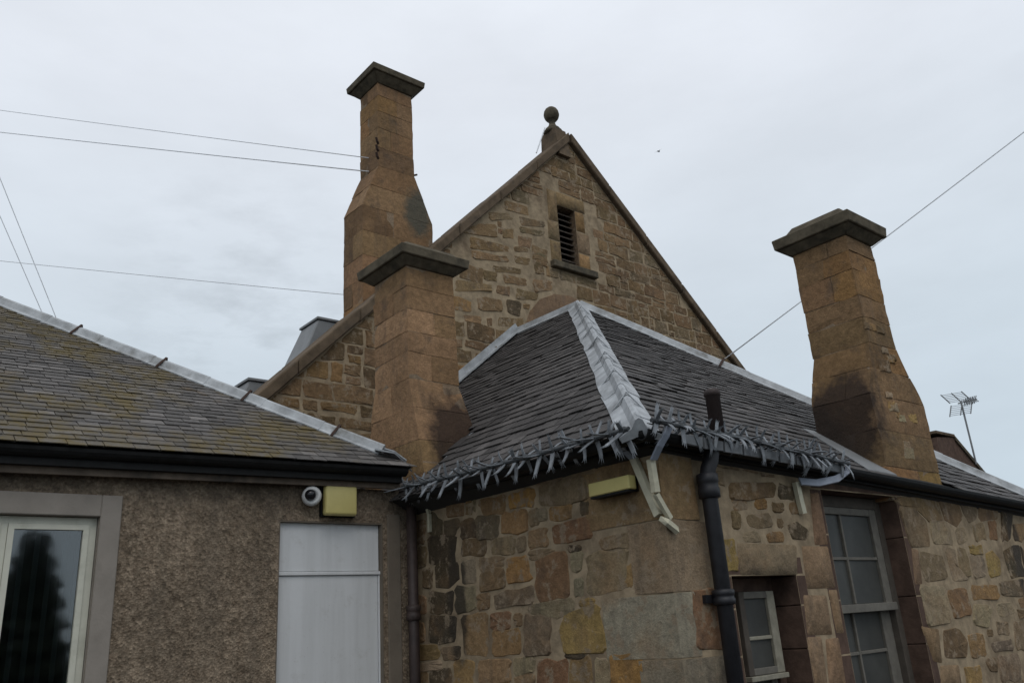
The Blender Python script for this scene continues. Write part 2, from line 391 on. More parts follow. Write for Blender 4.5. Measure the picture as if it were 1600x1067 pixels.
def pip(pt, poly):
    x, y = pt; ins = False
    for i in range(len(poly)):
        (x1, y1), (x2, y2) = poly[i], poly[i - 1]
        if (y1 > y) != (y2 > y) and x < (x2 - x1) * (y - y1) / (y2 - y1) + x1: ins = not ins
    return ins
def overlaps(poly, others):
    b0 = bb(poly); cx = sum(p[0] for p in poly) / len(poly); cy = sum(p[1] for p in poly) / len(poly)
    for o in others:
        b1 = bb(o)
        if b0[1] < b1[0] or b1[1] < b0[0] or b0[3] < b1[2] or b1[3] < b0[2]: continue
        if pip((cx, cy), o): return True
        if any(pip((p[0] * .88 + cx * .12, p[1] * .88 + cy * .12), o) for p in poly): return True
        ox = sum(p[0] for p in o) / len(o); oy = sum(p[1] for p in o) / len(o)
        if pip((ox, oy), poly) or any(pip((p[0] * .88 + ox * .12, p[1] * .88 + oy * .12), poly) for p in o): return True
    return False
def rubble_fill(pl, parent, u0, u1, v0, v1, hr, wr, keys, taken, planes=(), gap=.016, mat=STONE, colf=None, small=.25):
    v = v0; n = 0
    while v < v1:
        h = random.uniform(*hr); u = u0 - random.uniform(0, wr[0])
        def wob(x, vv): return vv + .022 * mnoise.noise(Vector((x * 1.7, vv * 3.1, 4.2)))
        while u < u1:
            w = random.uniform(*wr)
            cells = [(u, u + w, v, v + h)]
            if random.random() < small and h > hr[0] * 1.15:
                s_ = v + h * random.uniform(.38, .62)
                if random.random() < .5: cells = [(u, u + w, v, s_), (u, u + w, s_, v + h)]
                else:
                    um = u + w * random.uniform(.3, .7); cells = [(u, um, v, v + h), (um, u + w, v, s_), (um, u + w, s_, v + h)]
            for (a, b, c, d) in cells:
                g = gap * random.uniform(.35, .75); jj = lambda: random.gauss(0, .008)
                poly = [(a + g + jj(), wob(a, c) + g + jj()), (b - g + jj(), wob(b, c) + g + jj()), (b - g + jj(), wob(b, d) - g + jj()), (a + g + jj(), wob(a, d) - g + jj())]
                poly = clip(poly, [(-1, 0, -u0 - .004), (1, 0, u1 - .004), (0, -1, -v0), (0, 1, v1)] + list(planes))
                if len(poly) < 3 or abs(area(poly)) < .0018 or overlaps(poly, taken): continue
                key = random.choice(keys); colr = colf((a + b) / 2, (c + d) / 2, key) if colf else pal(key)
                if rubble_stone(pl, poly, parent, colr, mat): n += 1
            u += w
        v += h
    return n
def wall_sheet(name, pl, us, vs, holes, reveal, mat, parent, outline=None):
    """front sheet of a wall as a grid with real openings and reveals"""
    us = sorted(set(us + [h[0] for h in holes] + [h[1] for h in holes])); vs = sorted(set(vs + [h[2] for h in holes] + [h[3] for h in holes]))
    m = MB()
    for i in range(len(us) - 1):
        for j in range(len(vs) - 1):
            cu, cv = (us[i] + us[i + 1]) / 2, (vs[j] + vs[j + 1]) / 2
            if any(h[0] < cu < h[1] and h[2] < cv < h[3] for h in holes): continue
            q = [pl.p(us[i], vs[j]), pl.p(us[i + 1], vs[j]), pl.p(us[i + 1], vs[j + 1]), pl.p(us[i], vs[j + 1])]
            m.add(q if not pl.flip else q[::-1], [(0, 1, 2, 3)])
    return m.mk(name, mat, parent)
def block(name, bot, top, mat, parent, color, bev=.008, jit=.004, worn=0):
    j = lambda p: (p[0] + random.gauss(0, jit), p[1] + random.gauss(0, jit), p[2] + random.gauss(0, jit * .6))
    o = MB().hexa([j(p) for p in bot], [j(p) for p in top]).mk(name, mat, parent, False, color)
    if worn:
        bm = bmesh.new(); bm.from_mesh(o.data)
        bmesh.ops.subdivide_edges(bm, edges=bm.edges[:], cuts=2, use_grid_fill=True)
        c = Vector((0, 0, 0))
        for v in bm.verts: c += v.co
        c /= len(bm.verts); base = W[o.name]
        for v in bm.verts:
            p = (v.co + base); n_ = mnoise.noise_vector(p * 5.5) * worn + mnoise.noise_vector(p * 17) * worn * .6
            corner = sum(1 for e in v.link_edges if len(e.link_faces) == 2 and e.calc_face_angle(0) > .6)
            v.co += n_ - (v.co - c).normalized() * (worn * .3 if corner >= 2 else 0)
        bm.to_mesh(o.data); bm.free()
        o.data.polygons.foreach_set('use_smooth', [False] * len(o.data.polygons)); return o
    return bevel(o, bev) if bev else o
def stack(parent, secs, courses, mat, keys, gap=.0018, colf=None, worn=.007):
    """chimney of real blocks. secs: list of (z, x0,x1,y0,y1); courses: list of z levels"""
    def at(z):
        for a, b in zip(secs, secs[1:]):
            if a[0] <= z <= b[0]:
                t = (z - a[0]) / (b[0] - a[0]); return [a[i] + (b[i] - a[i]) * t for i in range(1, 5)]
        return list(secs[-1][1:])
    core = MB()
    for a, b in zip(secs, secs[1:]):
        i = .004 + worn * .45; A = a[1:]; B = b[1:]
        core.hexa([(A[0] + i, A[2] + i, a[0]), (A[1] - i, A[2] + i, a[0]), (A[1] - i, A[3] - i, a[0]), (A[0] + i, A[3] - i, a[0])],
                  [(B[0] + i, B[2] + i, b[0]), (B[1] - i, B[2] + i, b[0]), (B[1] - i, B[3] - i, b[0]), (B[0] + i, B[3] - i, b[0])])
    core.mk('stack_core', mat, parent, False, (.27, .20, .135))
    for c, (z0, z1) in enumerate(zip(courses, courses[1:])):
        a = at(z0 + 1e-4); b = at(z1 - 1e-4); s = random.uniform(.36, .62)
        if c % 2 == 0: parts = [(0, s, 0, 1), (s, 1, 0, 1)]
        else: parts = [(0, 1, 0, s), (0, 1, s, 1)]
        if c % 3 == 2: parts = [(0, 1, 0, 1)] if random.random() < .4 else [(0, s, 0, .5), (s, 1, 0, .5), (0, 1, .5, 1)]
        for (p0, p1, q0, q1) in parts:
            def rect(r, z):
                lx = lambda t: r[0] + (r[1] - r[0]) * t; ly = lambda t: r[2] + (r[3] - r[2]) * t
                ex = lambda t, sgn: lx(t) + (0 if t in (0, 1) else sgn * gap); ey = lambda t, sgn: ly(t) + (0 if t in (0, 1) else sgn * gap)
                return [(ex(p0, 1), ey(q0, 1), z), (ex(p1, -1), ey(q0, 1), z), (ex(p1, -1), ey(q1, -1), z), (ex(p0, 1), ey(q1, -1), z)]
            colr = colf(z0, p0, q0) if colf else pal(random.choice(keys))
            colr = (colr[0] * .95, colr[1] * .885, colr[2] * .86)
            block('stone', rect(a, z0 + gap), rect(b, z1 - gap), mat, parent, colr, .009, .003, worn)
def slate_face(out, pl, poly, gauge, wr, thick=.009, rough=1.0):
    """collect slates covering convex polygon poly (u,v) on plane pl"""
    if area(poly) < 0: poly = poly[::-1]
    planes = []
    for i in range(len(poly)):
        p, q = poly[i], poly[(i + 1) % len(poly)]
        a, b = q[1] - p[1], -(q[0] - p[0]); planes.append((a, b, a * p[0] + b * p[1]))
    u0, u1, v0, v1 = bb(poly); v = v0 - .02; row = 0
    while v < v1:
        g = gauge(v); u = u0 - random.uniform(0, wr[1])
        while u < u1:
            w = random.choice([wr[0] + (wr[1] - wr[0]) * k / 7 for k in range(8)])
            dv = random.gauss(0, .0065) * rough; hang = random.gauss(0, .0025) * rough
            a, b, c, d = u + .003, u + w - .003, v + dv, v + g * 1.75
            full = [(a, c), (b, c), (b, d), (a, d)]
            pp = clip(full, planes) if v > v0 - .01 else clip([(a, c), (b, c), (b, d), (a, d)], planes[1:])
            if len(pp) >= 3 and abs(area(pp)) > .0015:
                cu, cv = (a + b) / 2, (c + d) / 2
                same = len(pp) == 4 and all(any(abs(p[0] - q[0]) + abs(p[1] - q[1]) < 1e-6 for q in full) for p in pp)
                out.append((pl, cu, cv, round(b - a, 4), round(d - c, 4), None if same else [(p[0] - cu, p[1] - cv) for p in pp], g, thick, hang, random.gauss(0, .02) * rough))
            u += w
        v += g; row += 1
SLMESH = {}
def slate_geo(w, l, poly, g, thick):
    if poly is None: poly = [(-w / 2, -l / 2), (w / 2, -l / 2), (w / 2, l / 2), (-w / 2, l / 2)]
    n = len(poly); tilt = 2.1 * thick / g
    hh = lambda v: .004 + thick * 1.05 + (l / 2 - v) / l * thick * 1.9
    top = [(u, v, hh(v)) for u, v in poly]; bot = [(u, v, hh(v) - thick) for u, v in poly]
    fs = [tuple(range(n)), tuple(reversed(range(n, 2 * n)))] + [((i + 1) % n, i, n + i, n + (i + 1) % n) for i in range(n)]
    return top + bot, fs
def lay_slates(slates, mat, roof, limit=300):
    eye = Vector((0, 0, 1.6))
    def vis(s):
        p = s[0].p(s[1], s[2]) - eye; return -abs(s[0].N.dot(p.normalized())) * s[3] * s[6] / p.length_squared
    inview = lambda s: (lambda p: p.dot(fw) > 0 and abs(p.dot(R2) / p.dot(fw)) < .63 and abs(p.dot(U2) / p.dot(fw)) < .43)(s[0].p(s[1], s[2]) - eye)
    slates.sort(key=lambda s: (not inview(s), vis(s)))
    rest = MB()
    for i, (pl, cu, cv, w, l, poly, g, th, hang, rot) in enumerate(slates):
        M3 = Matrix((pl.U, pl.V, pl.N)).transposed() @ Matrix.Rotation(rot, 3, 'Z'); pos = pl.p(cu, cv, hang)
        if i < limit:
            if poly is None:
                key = (mat.name, w, round(g, 2)); me = SLMESH.get(key)
                if me is None:
                    vs, fs = slate_geo(w, l, None, g, th); me = bpy.data.meshes.new('slate'); me.from_pydata(vs, [], fs); me.materials.append(mat); SLMESH[key] = me
            else:
                vs, fs = slate_geo(w, l, poly, g, th); me = bpy.data.meshes.new('slate'); me.from_pydata(vs, [], fs); me.materials.append(mat)
            o = link('slate', me, roof, pos); o.rotation_euler = M3.to_euler()
        else:
            vs, fs = slate_geo(w, l, poly, g, th); rest.add([pos + M3 @ Vector(v) for v in vs], fs)
    if rest.v:
        o = rest.mk('slates', mat, roof); o['kind'] = 'stuff'
def face_frame(P, Q, T):
    """plane with u along P->Q and v up the slope towards T"""
    P, Q, T = Vector(P), Vector(Q), Vector(T); U = (Q - P).normalized(); N = U.cross(T - P).normalized(); V = N.cross(U)
    if V.dot(T - P) < 0: V = -V; N = -N
    return Plane(P, U, V, N)
def uv(pl, p): d = Vector(p) - pl.o; return (d.dot(pl.U), d.dot(pl.V))
def strip(parent, name, P0, P1, n1, n2, wing, roll, mat, lap=.006, h=.03, wob=.006, t0=0, t1=1):
    """one folded metal sheet over a hip or ridge from P0 (low) to P1 (high)"""
    P0, P1 = Vector(P0), Vector(P1); d = (P1 - P0).normalized(); n1, n2 = Vector(n1).normalized(), Vector(n2).normalized()
    w1 = d.cross(n1); w2 = d.cross(n2); mid = (n1 + n2).normalized()
    if w1.dot(n2) > 0: w1 = -w1
    if w2.dot(n1) > 0: w2 = -w2
    side = (w2 - w1); side = (side - d * side.dot(d)).normalized()
    vs = []; N_ = 5
    for i in range(N_):
        t = i / (N_ - 1); c = P0.lerp(P1, t); hh = h + lap * (1 - t)
        r1 = random.gauss(0, wob); r2 = random.gauss(0, wob)
        pts = [c + w1 * (wing + r1) + n1 * .002, c + w1 * (wing + r1) + n1 * hh * .8, c + w1 * roll * 1.1 + n1 * hh]
        for a in (-60, 0, 60):
            pts.append(c + mid * (roll * .9 + hh) + (side * math.sin(math.radians(a)) + mid * math.cos(math.radians(a))) * roll)
        pts += [c + w2 * roll * 1.1 + n2 * hh, c + w2 * (wing + r2) + n2 * hh * .8, c + w2 * (wing + r2) + n2 * .002]
        vs += pts
    k = 9; fs = []
    for i in range(N_ - 1):
        for j in range(k - 1): fs.append((i * k + j, i * k + j + 1, (i + 1) * k + j + 1, (i + 1) * k + j))
    vs += [P0 - mid * .02]; fs += [(j + 1, j, N_ * k) for j in range(k - 1)]
    return mk(name, vs, fs, mat, parent)
def arc_clip(parent, P, d, n1, n2, wing, roll, mat, wd=.02, h=.045):
    d = Vector(d).normalized(); n1, n2 = Vector(n1).normalized(), Vector(n2).normalized(); P = Vector(P)
    w1 = d.cross(n1); w2 = d.cross(n2)
    if w1.dot(n2) > 0: w1 = -w1
    if w2.dot(n1) > 0: w2 = -w2
    mid = (n1 + n2).normalized()
    pts = [P + w1 * wing + n1 * h * .6, P + w1 * roll * 1.6 + n1 * h, P + mid * (roll * 1.9 + h), P + w2 * roll * 1.6 + n2 * h, P + w2 * wing + n2 * h * .6]
    return MB().strap(pts, d * wd, .008).mk('clip', mat, parent)

# ------------------------------------------------------------------ stone outlines (metres on each wall)
LEFT_STONES=[
('od',[(5.416,2.589),(5.058,2.6),(5.081,2.474),(5.351,2.49)]),
('o',[(5.013,2.593),(4.706,2.593),(4.723,2.471),(5.022,2.494)]),
('ob',[(5.117,2.465),(4.806,2.449),(4.833,2.295),(5.132,2.304)]),
('gb',[(4.787,2.432),(4.681,2.438),(4.693,2.324),(4.788,2.323)]),
('dg',[(5.45,2.475),(5.14,2.461),(5.166,2.301),(5.428,2.296)]),
('d',[(5.653,2.472),(5.463,2.469),(5.45,2.328),(5.65,2.337)]),
('d',[(5.903,2.505),(5.665,2.489),(5.738,2.377),(5.897,2.389)]),
('d',[(6.106,2.612),(5.917,2.507),(5.937,2.401),(6.117,2.415)]),
('k',[(6.146,2.403),(5.725,2.368),(5.754,2.147),(6.144,2.177)]),
('db',[(5.651,2.322),(5.32,2.29),(5.341,2.179),(5.672,2.206)]),
('gb',[(5.273,2.285),(4.978,2.264),(4.99,2.142),(5.272,2.164)]),
('gb',[(4.934,2.259),(4.848,2.256),(4.859,2.148),(4.956,2.152)]),
('b',[(4.815,2.265),(4.606,2.273),(4.613,2.161),(4.815,2.171)]),
('db',[(6.372,2.568),(6.181,2.558),(6.205,2.371),(6.38,2.375)]),
('db',[(6.381,2.359),(6.164,2.335),(6.187,2.166),(6.389,2.169)]),
('db',[(6.231,2.139),(6.09,2.134),(6.113,1.977),(6.238,1.986)]),
('k',[(6.048,2.153),(5.703,2.135),(5.712,2.012),(5.857,1.965),(6.071,1.981)]),
('pg',[(5.663,2.153),(5.489,2.144),(5.491,1.972),(5.664,1.972)]),
('b',[(5.438,2.025),(5.111,2.044),(5.123,1.909),(5.448,1.906)]),
('o',[(5.082,2.11),(4.843,2.106),(4.819,1.932),(5.098,1.941)]),
('gb',[(5.44,2.153),(5.113,2.134),(5.12,2.066),(5.424,2.049)]),
('pu',[(5.264,1.858),(4.793,1.884),(4.794,1.781),(5.272,1.77)]),
('b',[(5.474,1.873),(5.32,1.876),(5.33,1.767),(5.471,1.761)]),
('b',[(6.385,1.912),(6.2,1.907),(6.207,1.773),(6.391,1.775)]),
('d',[(6.143,1.934),(5.8,1.931),(5.818,1.766),(6.151,1.77)]),
('gg',[(5.768,1.943),(5.493,1.937),(5.494,1.776),(5.768,1.752)]),
('k',[(6.181,1.741),(5.744,1.734),(5.795,1.552),(6.056,1.525),(6.177,1.557)]),
('b',[(5.694,1.724),(5.356,1.734),(5.382,1.426),(5.69,1.439)]),
('rb',[(5.322,1.726),(5.075,1.726),(5.086,1.611),(5.331,1.615)]),
('b',[(5.034,1.704),(4.948,1.706),(4.957,1.622),(5.041,1.632)]),
('ob',[(5.311,1.59),(4.981,1.591),(4.987,1.431),(5.325,1.425)]),
('pu',[(4.918,1.685),(4.635,1.677),(4.664,1.425),(4.946,1.418)]),
('b',[(6.41,1.692),(6.239,1.692),(6.232,1.559),(6.415,1.557)]),
('od',[(6.402,1.527),(6.057,1.52),(6.015,1.424),(6.393,1.408)]),
('gb',[(6.0,1.495),(5.722,1.509),(5.739,1.412),(5.979,1.409)]),
('p',[(6.423,1.372),(5.986,1.381),(5.989,1.332),(6.425,1.328)]),
('b',[(6.426,1.306),(6.203,1.305),(6.211,1.163),(6.432,1.161)]),
('d',[(6.176,1.319),(5.861,1.324),(5.859,1.166),(6.184,1.163)]),
('ob',[(5.819,1.386),(5.561,1.389),(5.578,1.169),(5.821,1.167)]),
('b',[(5.509,1.384),(5.108,1.385),(5.122,1.243),(5.512,1.236)]),
('pg',[(5.081,1.399),(4.835,1.401),(4.845,1.311),(4.968,1.305),(5.092,1.29)]),
('b',[(5.077,1.268),(4.847,1.296),(4.86,1.176),(5.086,1.174)]),
('gb',[(4.723,2.677),(4.38,2.67),(4.373,2.617),(4.713,2.627)]),
('gb',[(4.366,2.672),(4.038,2.667),(4.041,2.6),(4.36,2.61)]),
('b',[(4.019,2.668),(3.746,2.66),(3.736,2.528),(4.027,2.561)]),
('gb',[(4.657,2.608),(4.14,2.572),(4.157,2.426),(4.303,2.421),(4.673,2.458)]),
('ob',[(4.556,2.422),(4.311,2.409),(4.34,2.318),(4.566,2.331)]),
('pg',[(4.771,2.434),(4.585,2.419),(4.589,2.345),(4.773,2.353)]),
('rb',[(4.547,2.289),(4.164,2.29),(4.144,2.174),(4.548,2.168)]),
('b',[(4.806,2.291),(4.604,2.285),(4.61,2.161),(4.819,2.166)]),
('d',[(4.236,2.41),(4.149,2.409),(4.156,2.33),(4.236,2.333)]),
('gb',[(4.837,2.135),(4.541,2.131),(4.534,2.094),(4.827,2.088)]),
('k',[(4.406,2.128),(4.263,2.118),(4.266,2.094),(4.396,2.104)]),
('gb',[(4.097,2.137),(3.804,2.15),(3.803,2.075),(4.068,2.079)]),
('gb',[(4.216,2.044),(3.828,2.062),(3.901,1.796),(4.242,1.795)]),
('ob',[(3.869,1.939),(3.809,1.958),(3.828,1.81),(3.891,1.809)]),
('pg',[(4.372,2.086),(4.256,2.078),(4.285,1.949),(4.372,1.953)]),
('pg',[(4.355,1.902),(4.275,1.901),(4.29,1.784),(4.367,1.789)]),
('rb',[(4.766,2.072),(4.417,2.091),(4.432,1.791),(4.758,1.795)]),
('gg',[(4.877,1.758),(4.375,1.766),(4.385,1.692),(4.583,1.662),(4.88,1.725)]),
('oy',[(4.333,1.753),(4.181,1.76),(4.178,1.735),(4.335,1.72)]),
('oy',[(4.516,1.663),(4.172,1.716),(4.124,1.688),(4.122,1.53),(4.116,1.431),(4.532,1.423),(4.557,1.563)]),
('o',[(4.083,1.409),(3.811,1.403),(3.812,1.188),(4.095,1.185)]),
('rb',[(4.811,1.371),(4.489,1.37),(4.512,1.181),(4.826,1.178)]),
('od',[(4.467,1.375),(4.261,1.388),(4.276,1.183),(4.482,1.181)]),
('p',[(4.218,1.379),(4.107,1.385),(4.111,1.185),(4.236,1.184)]),
('k',[(4.526,1.417),(4.319,1.415),(4.322,1.392),(4.515,1.398)]),
]
FRONT_STONES=[
('db',[(4.916,2.451),(5.517,2.499),(5.487,2.413),(4.916,2.361)]),
('d',[(5.54,2.488),(5.753,2.485),(5.713,2.397),(5.518,2.397)]),
('b',[(4.922,2.355),(5.118,2.378),(5.097,2.3),(4.942,2.283)]),
('o',[(5.201,2.362),(5.357,2.375),(5.34,2.315),(5.189,2.309)]),
('db',[(5.404,2.349),(5.576,2.35),(5.548,2.3),(5.413,2.295)]),
('b',[(5.635,2.358),(5.769,2.364),(5.768,2.293),(5.64,2.289)]),
('gb',[(5.065,2.246),(5.376,2.27),(5.38,2.196),(5.209,2.173),(5.068,2.197)]),
('db',[(5.445,2.231),(5.517,2.239),(5.501,2.185),(5.446,2.183)]),
('d',[(5.559,2.192),(5.696,2.216),(5.835,2.168),(5.799,2.108),(5.588,2.119)]),
('db',[(4.913,2.274),(4.998,2.27),(4.983,2.165),(4.896,2.159)]),
('gg',[(4.997,2.116),(5.177,2.14),(5.218,2.082),(4.998,2.074)]),
('od',[(5.279,2.121),(5.49,2.146),(5.497,2.086),(5.28,2.083)]),
('dl',[(4.906,2.049),(5.639,2.05),(5.586,1.847),(4.901,1.854)]),
('dr',[(5.699,2.044),(6.07,2.048),(6.07,1.746),(5.683,1.75)]),
('dr',[(5.615,1.698),(5.92,1.697),(5.918,1.427),(5.583,1.438)]),
('dr',[(5.813,1.394),(5.984,1.398),(5.971,1.028),(5.758,1.047)]),
('dr',[(5.954,2.45),(6.068,2.471),(6.075,2.062),(5.891,2.06)]),
('dr',[(5.971,1.731),(6.081,1.729),(6.069,1.42),(5.972,1.425)]),
('dr',[(5.578,1.425),(5.756,1.41),(5.728,1.05),(5.58,1.063)]),
('b',[(7.322,2.465),(8.15,2.52),(8.201,2.32),(7.858,2.306),(7.691,2.408),(7.369,2.419)]),
('rg',[(7.35,2.399),(7.65,2.395),(7.84,2.286),(7.811,2.079),(7.405,2.075)]),
('p',[(7.869,2.278),(8.188,2.296),(8.291,2.102),(7.866,2.088)]),
('db',[(8.178,2.501),(8.588,2.528),(8.603,2.346),(8.447,2.267),(8.234,2.309)]),
('p',[(8.368,2.215),(8.602,2.255),(8.631,2.137),(8.386,2.103)]),
('dg',[(8.634,2.485),(8.993,2.5),(8.945,2.357),(8.72,2.318),(8.65,2.401)]),
('gb',[(8.784,2.268),(9.054,2.32),(9.066,2.161),(8.787,2.125)]),
('db',[(9.047,2.503),(9.527,2.504),(9.446,2.372),(8.996,2.34)]),
('rb',[(9.207,2.324),(9.379,2.339),(9.313,2.156),(9.137,2.148)]),
('k',[(9.619,2.508),(9.91,2.5),(9.637,2.152),(9.418,2.149)]),
('b',[(9.808,2.313),(10.135,2.331),(10.02,2.162),(9.751,2.15)]),
('gb',[(7.598,2.026),(8.016,1.977),(7.986,1.79),(7.567,1.769),(7.514,1.901)]),
('p',[(8.074,2.059),(8.288,2.044),(8.241,1.885),(8.44,1.776),(8.104,1.757),(8.091,1.947)]),
('gb',[(8.344,2.062),(8.519,2.046),(8.478,1.8),(8.259,1.832)]),
('pg',[(8.568,1.995),(8.875,1.979),(8.833,1.813),(8.554,1.791)]),
('oy',[(8.94,1.986),(9.114,2.037),(9.238,1.962),(9.188,1.81),(8.912,1.795)]),
('k',[(9.393,2.035),(9.854,2.114),(9.779,1.804),(9.41,1.772)]),
('p',[(7.418,1.728),(7.92,1.719),(7.864,1.417),(7.426,1.408)]),
('rb',[(7.929,1.673),(8.325,1.697),(8.312,1.478),(7.966,1.444)]),
('ob',[(8.428,1.711),(8.994,1.71),(8.99,1.605),(8.403,1.597)]),
('dg',[(9.114,1.734),(9.749,1.76),(9.645,1.606),(9.087,1.62)]),
('pg',[(8.415,1.548),(8.807,1.544),(8.766,1.477),(8.577,1.355),(8.329,1.397)]),
('pg',[(8.903,1.533),(9.287,1.538),(9.314,1.44),(8.9,1.439)]),
('gb',[(8.802,1.37),(9.08,1.358),(9.065,1.264),(8.788,1.279)]),
('db',[(7.669,1.345),(7.959,1.361),(8.077,1.25),(8.028,1.134),(7.602,1.148)]),
('ob',[(8.142,1.305),(8.458,1.305),(8.422,1.108),(8.128,1.112)]),
('pu',[(8.576,1.203),(9.029,1.21),(9.067,1.131),(8.582,1.145)]),
('dr',[(7.504,1.091),(7.833,1.074),(7.806,0.867),(7.408,0.902)]),
('oy',[(7.94,1.044),(8.261,1.036),(8.181,0.833),(7.875,0.861)]),
('pu',[(8.669,1.085),(9.16,1.069),(9.069,0.866),(8.621,0.875)]),
('db',[(8.562,1.316),(8.706,1.309),(8.681,1.268),(8.557,1.274)]),
('gb',[(9.228,1.351),(9.477,1.358),(9.303,1.1),(9.127,1.128)]),
('d',[(8.378,1.074),(8.604,1.074),(8.582,0.971),(8.443,0.982)]),
('dr',[(7.429,2.053),(7.545,2.038),(7.475,1.747),(7.352,1.745)]),
('dr',[(7.324,1.406),(7.602,1.378),(7.534,1.109),(7.391,1.133)]),
('rb',[(4.352,1.757),(4.662,1.758),(4.633,1.409),(4.356,1.419)]),
]
GABLE_STONES=[
('b',[(6.297,6.16),(6.929,6.22),(6.932,6.121),(6.288,5.982)]),
('db',[(6.787,6.415),(7.043,6.441),(7.047,6.313),(6.81,6.282)]),
('db',[(6.95,6.518),(7.526,6.612),(7.519,6.535),(7.017,6.441)]),
('b',[(7.166,6.442),(7.617,6.459),(7.608,6.353),(7.173,6.313)]),
('db',[(7.036,6.243),(7.291,6.272),(7.263,6.136),(7.026,6.108)]),
('db',[(7.389,6.265),(7.848,6.278),(7.765,6.157),(7.393,6.108)]),
('db',[(6.664,5.971),(7.106,6.036),(7.092,5.852),(6.684,5.798)]),
('d',[(7.204,6.057),(7.479,6.072),(7.424,5.834),(7.205,5.861)]),
('b',[(6.414,5.668),(6.728,5.702),(6.706,5.589),(6.425,5.589)]),
('db',[(6.813,5.692),(6.903,5.709),(6.896,5.598),(6.822,5.584)]),
('db',[(7.016,5.744),(7.506,5.797),(7.477,5.665),(7.006,5.618)]),
('b',[(7.508,6.05),(7.651,6.065),(7.609,5.983),(7.513,5.992)]),
('b',[(7.74,6.487),(8.13,6.546),(8.115,6.406),(7.758,6.299)]),
('db',[(7.398,6.785),(7.722,6.836),(7.676,6.718),(7.407,6.682)]),
('db',[(7.411,6.95),(7.7,6.979),(7.695,6.93),(7.405,6.872)]),
('db',[(7.206,7.19),(7.439,7.239),(7.408,7.079),(7.195,7.037)]),
('b',[(6.592,6.894),(7.325,6.913),(7.302,6.831),(6.581,6.705)]),
('b',[(6.611,6.673),(7.294,6.73),(7.289,6.668),(6.605,6.571)]),
('b',[(6.404,6.928),(6.795,7.15),(7.109,7.208),(7.094,7.01),(6.627,6.943)]),
('gb',[(6.948,7.369),(7.318,7.476),(7.453,7.405),(6.975,7.27)]),
('b',[(7.278,7.676),(7.765,7.698),(7.752,7.551),(7.513,7.538),(7.267,7.533)]),
('dg',[(7.544,7.48),(8.084,7.54),(8.075,7.456),(7.568,7.347)]),
('dg',[(7.528,7.294),(8.087,7.385),(8.021,7.287),(7.557,7.223)]),
('db',[(7.497,7.135),(7.791,7.183),(7.737,7.001),(7.5,6.97)]),
('dr',[(7.846,7.234),(8.34,7.31),(8.328,6.924),(7.814,6.894)]),
('dr',[(7.874,7.918),(8.366,7.971),(8.342,7.571),(7.876,7.543)]),
('ob',[(6.261,5.912),(6.553,5.894),(6.544,5.743),(6.251,5.711)]),
('b',[(7.852,7.373),(8.339,7.507),(8.335,7.334),(7.849,7.259)]),
]

# ------------------------------------------------------------------ ground
GROUND = plain_mat('grey_tarmac', (0.055, 0.053, 0.05), .95, .25, 3, bump=.5)
g = mk('ground', [(-400, -400, 0), (400, -400, 0), (400, 400, 0), (-400, 400, 0)], [(0, 1, 2, 3)], GROUND, loc=(0, 0, 0)); g['kind'] = 'structure'

# ------------------------------------------------------------------ stone annex
XR, YF = 4.19, 3.49
annex = thing('stone_building', 'low rubble-stone building with dark hipped slate roof, two chimneys and spiked gutters', 'building', (XR, YF, 0))
PL_L = Plane((XR, 0, 0), (0, 1, 0), (0, 0, 1), (-1, 0, 0))
PL_F = Plane((0, YF, 0), (1, 0, 0), (0, 0, 1), (0, -1, 0))
TALL = (6.115, 7.335, 0.75, 2.49); SMALL = (4.80, 5.57, 0.80, 1.845)
wl = wall_sheet('wall', PL_L, [YF, 8.4], [0, 2.70], [], 0, MORTAR, annex)
wf = wall_sheet('wall', PL_F, [XR, 10.45], [0, 2.68], [TALL, SMALL], 0, MORTAR, annex)
for v in wf.data.vertices:                                   # the wall head falls with the eaves
    if v.co.z + W[wf.name].z > 2.6: v.co.z -= .036 * (v.co.x + W[wf.name].x - XR)
MB().box(10.35, 10.45, YF + .01, 8.4, 0, 2.5).mk('wall', MORTAR, annex)
# corner stones wrap both faces: (z0, z1, length on left face, length on front, colour, top inset)
def quoin(z0, z1, ly, lx, col):
    block('quoin', [(XR - .007, YF - .007, z0), (XR + lx, YF - .007, z0), (XR + lx, YF + ly, z0), (XR - .007, YF + ly, z0)],
          [(XR - .007, YF - .007, z1), (XR + lx, YF - .007, z1), (XR + lx, YF + ly, z1), (XR - .007, YF + ly, z1)], STONE, wl, col, .009, .003, .005)
quoin(2.205, 2.66, .70, .34, pal('b', .02)); quoin(1.762, 2.197, .315, .43, pal('dl', .02)); quoin(1.372, 1.754, .62, .20, (.335, .295, .215))
quoin(1.0, 1.364, .34, .52, (.27, .225, .16)); quoin(.6, .99, .6, .3, pal('b')); quoin(.2, .59, .35, .5, pal('gb'))
QB_L = [[(YF, 2.2), (YF + .70, 2.2), (YF + .70, 2.66), (YF, 2.66)], [(YF, 1.76), (YF + .315, 1.76), (YF + .315, 2.2), (YF, 2.2)], [(YF, 1.37), (YF + .62, 1.37), (YF + .62, 1.76), (YF, 1.76)],
        [(YF, 1.0), (YF + .34, 1.0), (YF + .34, 1.37), (YF, 1.37)], [(YF, .2), (YF + .6, .2), (YF + .6, 1.0), (YF, 1.0)]]
QB_F = [[(XR, 2.2), (XR + .34, 2.2), (XR + .34, 2.66), (XR, 2.66)], [(XR, 1.76), (XR + .43, 1.76), (XR + .43, 2.2), (XR, 2.2)], [(XR, 1.37), (XR + .2, 1.37), (XR + .2, 1.76), (XR, 1.76)],
        [(XR, .2), (XR + .52, .2), (XR + .52, 1.37), (XR, 1.37)]]
tl = [p for c, p in LEFT_STONES]; tf = [p for c, p in FRONT_STONES]
